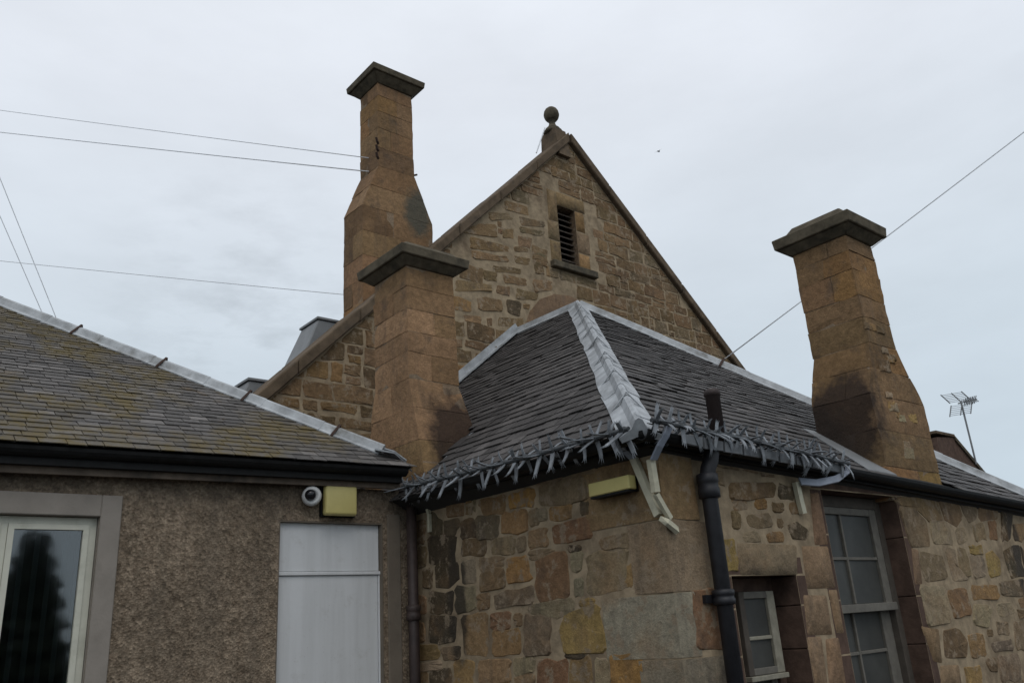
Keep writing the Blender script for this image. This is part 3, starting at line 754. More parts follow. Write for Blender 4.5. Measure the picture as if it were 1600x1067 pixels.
for c, p in LEFT_STONES:
    if overlaps(p, QB_L): 
        cy = sum(q[0] for q in p) / len(p)
        p = [(max(q[0], YF + .02), q[1]) for q in p]
    rubble_stone(PL_L, p, wl, pal(c), grow=.016)
rubble_fill(PL_L, wl, YF, 6.34, .05, 2.66, (.10, .26), (.13, .42), ['b', 'gb', 'ob', 'db', 'rb', 'b', 'dg'], tl + QB_L, gap=.012)
for c, p in FRONT_STONES:
    rubble_stone(PL_F, p, wf, pal(c), ASHLAR if c in ('dr', 'dl') else STONE, dressed=c in ('dr', 'dl'), grow=.006 if c in ('dr', 'dl') else .016)
HB = [[(h[0] - .03, h[2] - .1), (h[1] + .03, h[2] - .1), (h[1] + .03, h[3] + .03), (h[0] - .03, h[3] + .03)] for h in (TALL, SMALL)]
MARG = [[(4.8, 1.84), (5.6, 1.84), (5.6, 2.1), (4.8, 2.1)]]
rubble_fill(PL_F, wf, XR, 10.4, .05, 2.62, (.10, .26), (.12, .40), ['b', 'gb', 'rg', 'db', 'pu', 'b', 'oy', 'pg'], tf + QB_F + HB, [(.036, 1, 2.615 + .036 * XR)], gap=.012)
# dressed stone reveals, lintels and sills
def reveal(h, d):
    m = MB(); y0, y1 = YF - .003, YF + d
    x0, x1, z0, z1 = h
    zz = [z0, z0 + (z1 - z0) * .3, z0 + (z1 - z0) * .52, z0 + (z1 - z0) * .8, z1]
    for a, b in zip(zz, zz[1:]):
        for (xa, xb) in ((x0 - .16, x0), (x1, x1 + .12)):
            o = MB().box(xa, xb, y0 + .001, y1, a + .002, b - .002).mk('jamb_stone', REVEAL, wf); bevel(o, .006)
    o = MB().box(x0 - .14, x1 + .1, y0 + .002, y1, z1 + .002, z1 + .13).mk('lintel', REVEAL, wf); bevel(o, .008)
    o = MB().box(x0 - .1, x1 + .1, y0 - .05, y1, z0 - .14, z0 - .002).mk('sill', STONE, wf, False, PAL['gb']); bevel(o, .008)
reveal(TALL, .30); reveal(SMALL, .30)
def room(parent, x0, x1, y0, y1, z0, z1):
    m = MB().add([(x0, y0, z0), (x1, y0, z0), (x1, y1, z0), (x0, y1, z0), (x0, y0, z1), (x1, y0, z1), (x1, y1, z1), (x0, y1, z1)],
                 [(0, 1, 2, 3), (4, 7, 6, 5), (1, 5, 6, 2), (2, 6, 7, 3), (3, 7, 4, 0)])
    return m.mk('dark_interior', DARK, parent)
# tall sash window
tw = link('sash_window', None, annex, (6.7, 3.66, .75))
yw = 3.655
def bar(parent, name, x0, x1, z0, z1, y0=None, y1=None, mat=SASH, bv=.004):
    o = MB().box(x0, x1, yw - .03 if y0 is None else y0, yw + .02 if y1 is None else y1, z0, z1).mk(name, mat, parent)
    return bevel(o, bv)
bar(tw, 'frame', 7.245, 7.335, .77, 2.49, yw - .005, yw + .1, BOXF); bar(tw, 'frame', 6.115, 6.175, .77, 2.49, yw - .005, yw + .1, BOXF); bar(tw, 'frame', 6.176, 7.244, 2.395, 2.488, yw - .005, yw + .1, BOXF)
bar(tw, 'stile', 7.135, 7.243, 1.60, 2.394, yw, yw + .045); bar(tw, 'stile', 6.177, 6.235, 1.60, 2.394, yw, yw + .045); bar(tw, 'top_rail', 6.237, 7.133, 2.335, 2.394, yw, yw + .045)
bar(tw, 'meeting_rail', 6.177, 7.243, 1.555, 1.62, yw - .035, yw + .04)
bar(tw, 'glazing_bar', 6.635, 6.66, 1.622, 2.333, yw + .004, yw + .04); bar(tw, 'glazing_bar', 6.237, 6.633, 1.965, 1.99, yw + .006, yw + .04); bar(tw, 'glazing_bar', 6.662, 7.133, 1.965, 1.99, yw + .006, yw + .04)
for (a, b) in ((6.237, 6.633), (6.662, 7.133)):
    for (c, d) in ((1.622, 1.964), (1.992, 2.333)):
        MB().box(a, b, yw + .024, yw + .028, c, d).mk('pane', DULL, tw)
yb = yw + .05
bar(tw, 'stile', 7.095, 7.243, .78, 1.553, yb, yb + .045); bar(tw, 'stile', 6.177, 6.235, .78, 1.553, yb, yb + .045); bar(tw, 'bottom_rail', 6.237, 7.093, .78, .87, yb, yb + .045)
bar(tw, 'glazing_bar', 6.645, 6.67, .872, 1.553, yb + .004, yb + .04); bar(tw, 'glazing_bar', 6.237, 6.643, 1.235, 1.262, yb + .006, yb + .04); bar(tw, 'glazing_bar', 6.672, 7.093, 1.235, 1.262, yb + .006, yb + .04)
for (a, b) in ((6.237, 6.643), (6.672, 7.093)):
    for (c, d) in ((.872, 1.234), (1.264, 1.553)):
        MB().box(a, b, yb + .024, yb + .028, c, d).mk('pane', DULL, tw)
room(tw, 6.115, 7.335, 3.78, 4.3, .75, 2.5)
# small sash window
sw = link('sash_window', None, annex, (5.2, 3.66, .8))
bar(sw, 'frame', 5.49, 5.57, .80, 1.845, 3.70, 3.78, REVEAL); bar(sw, 'frame', 4.80, 5.06, .80, 1.845, 3.70, 3.78, REVEAL); bar(sw, 'frame', 5.06, 5.49, 1.75, 1.845, 3.70, 3.78, REVEAL)
bar(sw, 'stile', 5.40, 5.488, 1.20, 1.748, 3.645, 3.695, SASHC); bar(sw, 'stile', 5.065, 5.125, 1.20, 1.748, 3.645, 3.695, BOXF); bar(sw, 'top_rail', 5.127, 5.398, 1.70, 1.748, 3.646, 3.695, SASH)
bar(sw, 'bottom_rail', 5.05, 5.49, 1.165, 1.198, 3.62, 3.69, SASHC); bar(sw, 'bottom_rail', 5.127, 5.398, 1.20, 1.245, 3.646, 3.695, SASH); bar(sw, 'glazing_bar', 5.127, 5.398, 1.425, 1.45, 3.650, 3.690, SASHC)
MB().box(5.127, 5.398, 3.668, 3.672, 1.246, 1.424).mk('pane', DULL, sw); MB().box(5.127, 5.398, 3.668, 3.672, 1.451, 1.699).mk('pane', DULL, sw)
bar(sw, 'stile', 5.42, 5.488, .82, 1.16, 3.72, 3.76, SASH); bar(sw, 'stile', 5.065, 5.125, .82, 1.16, 3.72, 3.76, SASH); MB().box(5.126, 5.419, 3.738, 3.742, .82, 1.16).mk('pane', DULL, sw)
room(sw, 4.80, 5.57, 3.79, 4.2, .8, 1.85)

# roof: apex A, ridge to the tall gable at B, front eaves L-E, left eaves L-M
A = (7.40, 7.20, 5.57); B = (7.36, 8.42, 5.57); L = (3.96, 3.42, 2.73); E_ = (10.60, 3.38, 2.50); Mx = (3.96, 8.42, 2.73); R_ = (10.7, 8.42, 2.50)
roof = MB().add([A, B, L, E_, Mx, R_, (4.19, 3.49, 2.62), (10.4, 3.49, 2.40), (4.19, 8.42, 2.62), (10.4, 8.42, 2.40)],
                [(2, 3, 0), (4, 2, 0, 1), (3, 5, 1, 0), (3, 2, 6, 7), (2, 4, 8, 6)]).mk('roof', DECK, annex)
pf = face_frame(L, E_, A); pl_ = face_frame(Mx, L, A)
sl = []
slate_face(sl, pf, [uv(pf, L), uv(pf, E_), uv(pf, A)], lambda v: .128 - .008 * v + random.gauss(0, .006), (.12, .27))
slate_face(sl, pl_, [uv(pl_, Mx), uv(pl_, L), uv(pl_, A), uv(pl_, B)], lambda v: .128 - .008 * v + random.gauss(0, .006), (.12, .27))
# chimney holes in the slating
def in_chim(s):
    p = s[0].p(s[1], s[2]); return (4.15 < p.x < 4.86 and 6.2 < p.y < 7.25) or (7.22 < p.x < 8.38 and 3.4 < p.y < 4.14)
sl = [s for s in sl if not in_chim(s)]
lay_slates(sl, SLATE_A, roof)
nF, nL = pf.N, pl_.N; nR = (Vector(R_) - Vector(E_)).cross(Vector(A) - Vector(E_)).normalized()
if nR.z < 0: nR = -nR
LA = Vector(A) - Vector(L); nsh = 6
for i in range(nsh):                                        # lead sheets lapped down the corner hip
    a, b = i / nsh, min(1.0, (i + 1.12) / nsh)
    strip(roof, 'lead_sheet', Vector(L) + LA * (a * 1.0 - .006), Vector(L) + LA * b, nF, nL, .128, .026, LEAD, .006, .044, .005)
for t in (.10, .235, .36, .49, .60, .74, .87):
    arc_clip(roof, Vector(L) + LA * t, LA, nF, nL, .11, .030, LEAD, .024, .058)
EA = Vector(A) - Vector(E_)
for i in range(5):
    a, b = i / 5, min(1, (i + 1.08) / 5)
    strip(roof, 'hip_flashing', Vector(E_) + EA * a, Vector(E_) + EA * b, nF, nR, .085, .034, ZINC, .006, .040, .005)
for t in (.30, .66): arc_clip(roof, Vector(E_) + EA * t, EA, nF, nR, .10, .045, RUST, .03, .05)
strip(roof, 'ridge_flashing', Vector(A), Vector(B), nL, nR, .085, .034, ZINC, .0, .03, .003)
# flashing where the left slope runs up against the tall gable
Gt = Vector((7.36, 8.40, 5.56)); Gb = Vector((4.6, 8.40, 3.27))
m = MB().strap([Gb + Vector((0, -.045, .055)), Gb.lerp(Gt, .5) + Vector((0, -.045, .06)), Gt + Vector((0, -.045, .055))], (0, .09, 0), .02)
m.strap([Gb + Vector((0, -.012, .10)), Gt + Vector((0, -.012, .10))], (-.085, 0, .1), .008); m.mk('wall_flashing', ZINC, roof)
# gutters and black eaves boards
m = MB()
def half_gutter(m, p0, p1, out, r=.06):
    p0, p1, out = Vector(p0), Vector(p1), Vector(out); base = len(m.v); n = 9
    for rr in (r, r - .007):
        for p in (p0, p1):
            for k in range(n):
                a = math.pi * k / (n - 1); m.v.append(tuple(p + out * (math.cos(a) * rr) + Vector((0, 0, -math.sin(a) * rr))))
    for s in (0, 2):
        for k in range(n - 1):
            a = base + s * n + k; m.f.append((a, a + 1, a + n + 1, a + n))
    for e in (0, 1):
        for k in range(n - 1):
            a = base + e * n + k; m.f.append((a, a + 1, a + 2 * n + 1, a + 2 * n))
    for k in (0, n - 1): m.f.append((base + k, base + n + k, base + 3 * n + k, base + 2 * n + k))
half_gutter(m, (3.99, 3.37, 2.725), (3.99, 6.2, 2.755), (-1, 0, 0)); m.mk('gutter', BLACK, annex)
m = MB(); half_gutter(m, (3.94, 3.385, 2.725), (10.65, 3.375, 2.500), (0, -1, 0)); m.mk('gutter', BLACK, annex)
MB().hexa([(4.06, 3.43, 2.655), (4.12, 3.43, 2.655), (4.12, 6.34, 2.69), (4.06, 6.34, 2.69)], [(4.06, 3.43, 2.80), (4.12, 3.43, 2.80), (4.12, 6.34, 2.80), (4.06, 6.34, 2.80)]).mk('eaves_board', BLACK, annex)
MB().hexa([(4.05, 3.425, 2.652), (10.6, 3.425, 2.42), (10.6, 3.455, 2.42), (4.05, 3.455, 2.652)], [(4.05, 3.425, 2.77), (10.6, 3.425, 2.535), (10.6, 3.455, 2.535), (4.05, 3.455, 2.77)]).mk('eaves_board', BLACK, annex)
MB().hexa([(4.122, 3.46, 2.655), (4.186, 3.47, 2.652), (4.186, 6.34, 2.66), (4.122, 6.34, 2.67)], [(4.122, 3.46, 2.70), (4.186, 3.47, 2.70), (4.186, 6.34, 2.70), (4.122, 6.34, 2.70)]).mk('soffit', BLACK, annex)
MB().hexa([(4.12, 3.457, 2.645), (10.5, 3.457, 2.425), (10.5, 3.483, 2.425), (4.12, 3.483, 2.645)], [(4.12, 3.457, 2.70), (10.5, 3.457, 2.47), (10.5, 3.483, 2.47), (4.12, 3.483, 2.70)]).mk('soffit', BLACK, annex)
# downpipes
def downpipe(pts, r, collars, lab, mat=PIPE):
    m = MB().tube(pts, r, 14); o = m.mk('downpipe', mat, annex, True); o['label'] = lab
    for (c, rr, h) in collars:
        MB().lathe(c, [(r * 1.02, 0), (rr, .008), (rr, h * .4), (rr * .93, h * .45), (rr * .93, h * .6), (rr, h * .65), (rr, h - .008), (r * 1.02, h)], 18).mk('collar', mat, o, True)
    return o
dp = downpipe([(4.62, 3.375, 2.69), (4.62, 3.375, 2.64), (4.60, 3.378, 2.58), (4.57, 3.385, 2.53), (4.565, 3.40, 2.46), (4.565, 3.40, 0)], .052,
         [((4.565, 3.40, 2.33), .072, .17), ((4.565, 3.40, 1.66), .072, .10), ((4.565, 3.40, .7), .072, .1)], 'black downpipe on the front wall beside the small window')
MB().box(4.45, 4.68, 3.452, 3.486, 1.68, 1.73).mk('pipe_bracket', PIPE, dp)
downpipe([(4.085, 6.24, 2.72), (4.085, 6.24, 0)], .045, [((4.085, 6.24, 1.72), .062, .13), ((4.085, 6.24, .5), .06, .1)], 'dark downpipe in the inside corner', BROWNP)
vp = MB().lathe((4.84, 3.46, 2.72), [(.052, 0), (.052, .36), (.060, .362), (.060, .40), (.045, .41)], 16).mk('vent_pipe', BROWNP, annex, True); vp['label'] = 'brown vent pipe standing up out of the front eaves'

# chimneys of the annex
ch = link('chimney', None, annex, (4.5, 6.7, 2.7)); ch['label'] = 'short chimney at the inside corner with a sooty foot'
def colL(z, p, q):
    if 3.2 < z < 4.6 and p == 0: k_ = random.uniform(.85, 1.1); return (.37 * k_, .24 * k_, .135 * k_)
    if z > 4.6: return pal('db' if p > .3 else 'b')
    if 4.15 < z < 4.38: return pal(random.choice(['gb', 'od']))
    return pal(random.choice(['b', 'b', 'ob'] if z < 4.2 else ['rb', 'b']))
stack(ch, [(2.72, 4.195, 4.95, 6.17, 7.26), (3.02, 4.195, 4.94, 6.19, 7.24), (3.92, 4.195, 4.785, 6.395, 7.03), (5.10, 4.20, 4.77, 6.405, 7.03)],
      [2.72, 2.98, 3.3, 3.62, 3.92, 4.19, 4.40, 4.64, 4.88, 5.10], STONE_L, ['b'], colf=colL)
def cap(parent, x0, x1, y0, y1, z, o1, o2, hs, topin, mats=(CAPST, CAPST, CAPST)):
    c1, c2, c3 = hs
    r = lambda k, z: [(x0 - k, y0 - k, z), (x1 + k, y0 - k, z), (x1 + k, y1 + k, z), (x0 - k, y1 + k, z)]
    o = MB().hexa(r(.012, z), r(o1, z + c1)).mk('cornice', mats[0], parent); bevel(o, .006)
    o = MB().hexa(r(o2 - .012, z + c1 + .002), r(o2, z + c1 + c2)).mk('cap_slab', mats[1], parent); bevel(o, .008)
    o = MB().hexa(r(o2 - topin, z + c1 + c2 + .002), r(o2 - topin - .09, z + c1 + c2 + c3)).mk('cap_stone', mats[2], parent); bevel(o, .012)
cap(ch, 4.20, 4.77, 6.405, 7.03, 5.10, .10, .135, (.07, .10, .10), .05)
CAP2 = True
ch2 = link('chimney', None, annex, (7.7, 3.8, 2.6)); ch2['label'] = 'broad weathered chimney standing on the front eaves'
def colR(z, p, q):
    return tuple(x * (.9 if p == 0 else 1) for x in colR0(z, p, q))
def colR0(z, p, q):
    if p > .3 and z < 3.6: return pal(random.choice(['ob', 'od', 'oy']))
    return pal(random.choice(['b', 'b', 'ob', 'b', 'gb'] if z > 3.9 else ['ob', 'b', 'od']))
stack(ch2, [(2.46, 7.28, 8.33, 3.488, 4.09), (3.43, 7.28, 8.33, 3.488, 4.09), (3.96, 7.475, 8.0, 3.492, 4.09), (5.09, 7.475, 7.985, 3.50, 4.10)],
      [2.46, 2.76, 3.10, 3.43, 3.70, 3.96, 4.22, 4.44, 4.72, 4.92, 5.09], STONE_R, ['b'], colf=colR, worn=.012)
cap(ch2, 7.475, 7.985, 3.50, 4.10, 5.09, .10, .135, (.075, .115, .13), .075)
PL_C = Plane((0, 3.486, 0), (1, 0, 0), (0, 0, 1), (0, -1, 0))
for k in range(15):                                          # decayed, pale faces on the front of this chimney
    z = random.uniform(2.75, 4.1); hw = .06 + random.random() * .07; xc = random.uniform(7.5, 8.15 if z < 3.5 else 7.9)
    rubble_stone(PL_C, [(xc - hw, z), (xc + hw, z + .01), (xc + hw * .9, z + hw * 1.1), (xc - hw * .8, z + hw)], ch2, pal(random.choice(['p', 'oy', 'ob', 'db'])), STONE, .004)
fz_ = lambda x, y, h: (x, y, 2.730 - .0346 * (x - 3.96) + .779 * (y - 3.42 + .006 * (x - 3.96)) + h)   # front slope
q_ = [(7.10, 4.12), (7.30, 4.12), (7.30, 3.42), (6.80, 3.42)]
m = MB().hexa([fz_(x, y, .028) for x, y in q_], [fz_(x, y, .042) for x, y in q_])
m.mk('chimney_flashing', GREYV, roof)
m = MB().strap([(4.16, 6.1, 2.86), (4.18, 6.6, 2.90), (4.17, 7.3, 2.93)], (.09, 0, .05), .012); m.strap([(4.88, 6.15, 3.46), (4.55, 6.14, 3.2), (4.2, 6.13, 2.90)], (0, .05, .08), .012); m.mk('chimney_flashing', LEAD, roof)

# ------------------------------------------------------------------ tall gabled hall
YG = 8.40
hall = thing('gabled_hall', 'tall brown sandstone hall with pointed gable, louvred slit and ball finial', 'building', (8.7, YG, 0))
AX, AZ, SLL, SLR = 8.76, 9.20, .995, .885                    # inner apex of the gable and its two slopes
PL_G = Plane((0, YG, 0), (1, 0, 0), (0, 0, 1), (0, -1, 0))
LV = (8.375, 8.765, 6.90, 7.93)
zl = lambda x: AZ - (AX - x) * SLL; zr = lambda x: AZ - (x - AX) * SLR
xl, xr_ = 3.25, 13.6
gw = MB()
LVx = [LV[0], LV[1]]
def gq(pts): gw.add([PL_G.p(u, v) for u, v in pts], [tuple(range(len(pts)))])
gq([(xl, 0), (LV[0], 0), (LV[0], zl(LV[0])), (xl, zl(xl))])
gq([(LV[0], 0), (LV[1], 0), (LV[1], LV[2]), (LV[0], LV[2])])
gq([(LV[0], LV[3]), (LV[1], LV[3]), (LV[1], zl(LV[1])), (LV[0], zl(LV[0]))])
gq([(LV[1], 0), (xr_, 0), (xr_, zr(xr_)), (AX, AZ), (LV[1], zl(LV[1]))])
gwall = gw.mk('gable_wall', MORTAR, hall)
MB().add([(xl, YG + .01, 0), (xl, 9.75, 0), (xl, 9.75, zl(xl)), (xl, YG + .01, zl(xl)), (xr_, YG + .01, 0), (xr_, 9.75, 0), (xr_, 9.75, zr(xr_)), (xr_, YG + .01, zr(xr_))], [(0, 1, 2, 3), (4, 7, 6, 5)]).mk('wall', MORTAR, hall)
MB().add([(xl - .2, YG + .3, zl(xl) - .25), (xl - .2, 9.75, zl(xl) - .25), (AX, 9.75, AZ - .05), (AX, YG + .3, AZ - .05), (xr_ + .2, YG + .3, zr(xr_) - .22), (xr_ + .2, 9.75, zr(xr_) - .22)], [(0, 1, 2, 3), (3, 2, 5, 4)]).mk('roof', SLATE_A, hall)
tg = [p for c, p in GABLE_STONES]
ARC = (8.42, 5.42, .96)                                      # relieving arch of dressed stone over a hidden opening
arcpoly = [(ARC[0] + (ARC[2] + .02) * math.cos(math.pi * k / 10), ARC[1] + (ARC[2] + .04) * math.sin(math.pi * k / 10)) for k in range(11)]
lvb = [[(LV[0] - .26, LV[2] - .14), (LV[1] + .3, LV[2] - .14), (LV[1] + .3, LV[3] + .25), (LV[0] - .26, LV[3] + .25)]]
tg = [p for p in tg if not overlaps(p, lvb + [arcpoly])]
for c, p in GABLE_STONES:
    if p in tg: rubble_stone(PL_G, p, gwall, pal(c), dressed=c == 'dr', grow=.010)
slope = [(-SLL, 1, AZ - AX * SLL - .02), (SLR, 1, AZ + AX * SLR - .02)]
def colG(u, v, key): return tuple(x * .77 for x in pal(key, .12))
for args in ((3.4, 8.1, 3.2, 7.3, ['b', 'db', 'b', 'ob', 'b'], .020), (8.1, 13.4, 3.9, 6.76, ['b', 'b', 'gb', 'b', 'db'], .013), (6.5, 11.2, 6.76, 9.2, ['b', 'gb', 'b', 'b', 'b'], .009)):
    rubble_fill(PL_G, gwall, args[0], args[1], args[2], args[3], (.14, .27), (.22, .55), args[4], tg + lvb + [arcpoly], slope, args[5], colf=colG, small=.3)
# relieving arch
inner = [(ARC[0] + ARC[2] * math.cos(math.pi * k / 10), ARC[1] + ARC[2] * math.sin(math.pi * k / 10)) for k in range(11)]
rubble_stone(PL_G, inner, gwall, (.175, .115, .072), ASHLAR, proud=.02, dressed=True, name='arch_panel')
# dressed margins of the louvred slit
def dress(u0, u1, v0, v1, c, proud=.006): rubble_stone(PL_G, [(u0, v0), (u1, v0), (u1, v1), (u0, v1)], gwall, pal(c, .06), ASHLAR, dressed=True, proud=proud)
dress(LV[0] - .22, LV[0] - .004, LV[2] + .0, LV[2] + .36, 'b'); dress(LV[0] - .24, LV[0] - .004, LV[2] + .37, LV[2] + .7, 'gb'); dress(LV[0] - .2, LV[0] - .004, LV[2] + .71, LV[3] + .24, 'b')
dress(LV[1] + .004, LV[1] + .24, LV[2] + .0, LV[2] + .28, 'ob'); dress(LV[1] + .004, LV[1] + .28, LV[2] + .29, LV[2] + .66, 'gb'); dress(LV[1] + .004, LV[1] + .2, LV[2] + .67, LV[3] + .0, 'ob')
dress(LV[0] - .0, LV[1] + .24, LV[3] + .004, LV[3] + .24, 'b')
lv = link('louvred_slit', None, hall, (8.57, YG, LV[2]))
for (xa, xb, za, zb) in ((LV[0] - .06, LV[0], LV[2], LV[3]), (LV[1], LV[1] + .06, LV[2], LV[3]), (LV[0], LV[1], LV[3], LV[3] + .06)):
    MB().box(xa, xb, YG + .003, YG + .26, za, zb).mk('jamb_stone', STONE, lv, False, PAL['db'])
MB().box(LV[0], LV[1], YG + .25, YG + .26, LV[2], LV[3]).mk('backing', DARK, lv)
for k in range(10):
    z = LV[2] + .02 + k * .101
    MB().hexa([(LV[0], YG + .08, z), (LV[1], YG + .08, z), (LV[1], YG + .20, z + .085), (LV[0], YG + .20, z + .085)],
              [(LV[0], YG + .08, z + .022), (LV[1], YG + .08, z + .022), (LV[1], YG + .20, z + .107), (LV[0], YG + .20, z + .107)]).mk('slat', LOUVRE, lv)
o = MB().box(8.13, 9.09, YG - .09, YG + .1, LV[2] - .115, LV[2] - .002).mk('sill', CAPST, lv); bevel(o, .012)
# copings on both skews, each stone its own part
def skew(x0, x1, f, n, sgn):
    for i in range(n):
        a = x0 + (x1 - x0) * i / n; b = x0 + (x1 - x0) * (i + 1) / n
        dx = (b - a) * .004; a += dx; b -= dx; d = random.gauss(0, .006); t = .180
        y0, y1 = YG - .085 + random.gauss(0, .005), YG + .42
        up_ = lambda x: f(x) + t + d
        o = MB().hexa([(a, y0, f(a) + d), (b, y0, f(b) + d), (b, y1, f(b) + d), (a, y1, f(a) + d)], [(a, y0, up_(a)), (b, y0, up_(b)), (b, y1, up_(b)), (a, y1, up_(a))]).mk('coping_stone', COPE, hall)
        bevel(o, .015)
skew(3.2, AX - .02, zl, 7, 1); skew(AX + .02, 13.7, zr, 6, -1)
# finial
fx, fy, fz = 8.60, YG + .16, AZ + .07
fb = link('finial', None, hall, (fx, fy, fz))
MB().hexa([(fx - .125, fy - .24, fz - .40), (fx + .13, fy - .24, fz - .40), (fx + .13, fy + .2, fz - .40), (fx - .125, fy + .2, fz - .40)],
          [(fx - .12, fy - .17, fz + .13), (fx + .125, fy - .17, fz + .13), (fx + .125, fy + .17, fz + .13), (fx - .12, fy + .17, fz + .13)]).mk('pedestal', COPE, fb)
MB().lathe((fx, fy, fz + .12), [(.15, 0), (.165, .03), (.16, .05), (.12, .07), (.125, .10), (.095, .13), (.075, .15), (.055, .20), (.052, .25), (.075, .27)], 20).mk('neck', CAPST, fb, True)
MB().lathe((fx, fy, fz + .375), [(.05, 0), (.088, .022), (.115, .06), (.13, .105), (.132, .14), (.122, .19), (.10, .23), (.065, .262), (.03, .276)], 24).mk('ball', CAPST, fb, True)
MB().tube([(8.12, YG + .1, 8.84), (8.38, YG + .12, 9.42)], .011, 8).mk('stay', CABLE, fb)
# back chimney
bc = link('chimney', None, hall, (5.6, 9.0, 4.9)); bc['label'] = 'tallest chimney, behind the shorter one, with broad shoulders'
s_ = 1.006
stack(bc, [(4.6, 5.06, 6.20, 8.75, 9.26), (7.12, 5.06, 6.20, 8.75, 9.26), (7.80, 5.315, 5.915, 8.755, 9.25), (9.17, 5.32, 5.90, 8.76, 9.25)],
      [4.6, 5.0, 5.35, 5.72, 6.05, 6.38, 6.74, 7.12, 7.46, 7.80, 8.10, 8.42, 8.70, 8.96, 9.17], STONE_B, ['b', 'b', 'ob', 'b', 'db'])
cap(bc, 5.32, 5.90, 8.76, 9.25, 9.17, .12, .155, (.11, .10, .06), .09, (CAPST, CAPST, CAPST))
for k in range(6):
    x = 5.35 + k * .1; y = random.uniform(8.75, 9.1); r = random.uniform(.03, .06)
    MB().lathe((x, y, 9.42), [(r, 0), (r * 1.1, r * .6), (r * .5, r * 1.2)], 7).mk('broken_mortar', CAPST, bc, False)
for z in (7.88, 8.0, 8.12):
    MB().tube([(5.30, 8.72, z), (5.27, 8.70, z + .02), (5.25, 8.69, z + .07)], .018, 7).mk('cable_hook', RUST, bc)
MB().tube([(5.93, 8.8, 7.86), (5.98, 8.78, 7.88)], .014, 7).mk('cable_hook', RUST, bc)
# lead-clad vents on the left slope behind the coping
for (xc, z0) in ((4.66, 5.42), (3.80, 4.50)):
    o = MB().hexa([(xc - .42, 8.93, z0 - .75), (xc + .3, 8.93, z0 - .75), (xc + .3, 9.5, z0 - .75), (xc - .42, 9.5, z0 - .75)],
                  [(xc - .13, 8.93, z0), (xc + .3, 8.93, z0), (xc + .3, 9.40, z0), (xc - .13, 9.40, z0)]).mk('roof_vent', GREYV, hall); bevel(o, .015)
    o['label'] = 'upper grey roof vent behind the coping' if xc > 4.2 else 'lower grey roof vent behind the coping'
    MB().box(xc - .15, xc + .32, 8.91, 9.42, z0 + .002, z0 + .03).mk('lid', GREYV, o)

# ------------------------------------------------------------------ harled cottage on the left
YL = 6.349
house = thing('harled_house', 'brown roughcast house with mossy slate roof, white boarded door and white window', 'building', (1.5, YL, 0))
PL_H = Plane((0, YL, 0), (1, 0, 0), (0, 0, 1), (0, -1, 0))
DOOR = (2.905, 3.858, 0.02, 2.54); WIN = (0.42, 1.572, 1.36, 2.52)
hw_ = wall_sheet('wall', PL_H, [-4, 4.188], [0, 2.83], [DOOR, WIN], 0, HARL, house)
MB().box(-4.1, -4.0, YL + .01, 12, 0, 2.83).mk('wall', HARL, house)
def ring(name, x0, x1, z0, z1, t, y0, y1, mat, parent, bottom=True):
    out = []
    o = MB().box(x0, x0 + t, y0, y1, z0, z1).mk(name, mat, parent); out.append(o)
    o = MB().box(x1 - t, x1, y0, y1, z0, z1).mk(name, mat, parent); out.append(o)
    o = MB().box(x0 + t, x1 - t, y0, y1, z1 - t, z1).mk(name, mat, parent); out.append(o)
    if bottom: out.append(MB().box(x0 + t, x1 - t, y0, y1, z0, z0 + t).mk(name, mat, parent))
    return out
win = link('window', None, house, (1.0, YL, 1.36))
for (a, b, c, d) in ((1.574, 1.711, 1.22, 2.672), (.28, .418, 1.22, 2.672), (.418, 1.574, 2.522, 2.671)):
    o = MB().box(a, b, YL - .022, YL + .10, c, d).mk('surround', RENDER, win); bevel(o, .006)
o = MB().box(.26, 1.73, YL - .08, YL + .1, 1.24, 1.355).mk('sill', RENDER, win); bevel(o, .008)
ring('frame', .424, 1.570, 1.36, 2.518, .046, YL + .045, YL + .10, UPVC, win)
for (a, b) in ((.472, .985), (1.03, 1.522)):
    ring('casement', a, b, 1.409, 2.470, .036, YL + .034, YL + .085, UPVC, win)
    MB().box(a + .037, b - .037, YL + .058, YL + .062, 1.446, 2.433).mk('pane', GLASS, win)
MB().box(.987, 1.028, YL + .044, YL + .10, 1.407, 2.471).mk('mullion', UPVC, win)
x = .45
while x < 1.55:
    a = random.uniform(.5, .75); w_ = .045
    MB().strap([(x, YL + .19, 1.36), (x, YL + .19, 2.45)], (w_ * math.cos(a), w_ * math.sin(a), 0), .003).mk('blind_slat', BLIND, win); x += .088
room(win, .42, 1.572, YL + .11, YL + .6, 1.3, 2.56)
# boarded door
dr = link('boarded_door', None, house, (3.38, YL, 0))
dd = .045
o = MB().box(2.918, 3.842, YL + dd, YL + dd + .04, 2.145, 2.53).mk('fanlight_board', WHITEB, dr); bevel(o, .004)
o = MB().box(2.915, 3.832, YL + dd + .004, YL + dd + .05, .03, 2.112).mk('door_board', WHITEB, dr); bevel(o, .004)
o = MB().box(2.908, 3.855, YL + dd - .014, YL + dd + .03, 2.114, 2.142).mk('transom', WHITEB, dr); bevel(o, .004)
o = MB().box(3.835, 3.856, YL + dd - .004, YL + dd + .03, .03, 2.112).mk('edge_strip', WHITEB, dr); bevel(o, .003)
ring('frame', 2.906, 3.857, .02, 2.539, .010, YL + .002, YL + .12, JAMB, dr, False)
MB().box(2.906, 3.857, YL + .13, YL + .15, .02, 2.54).mk('backing', DARK, dr)
o = MB().box(3.90, 4.03, YL - .012, YL + .01, 0, 2.62).mk('jamb_band', JAMB, house); bevel(o, .006)
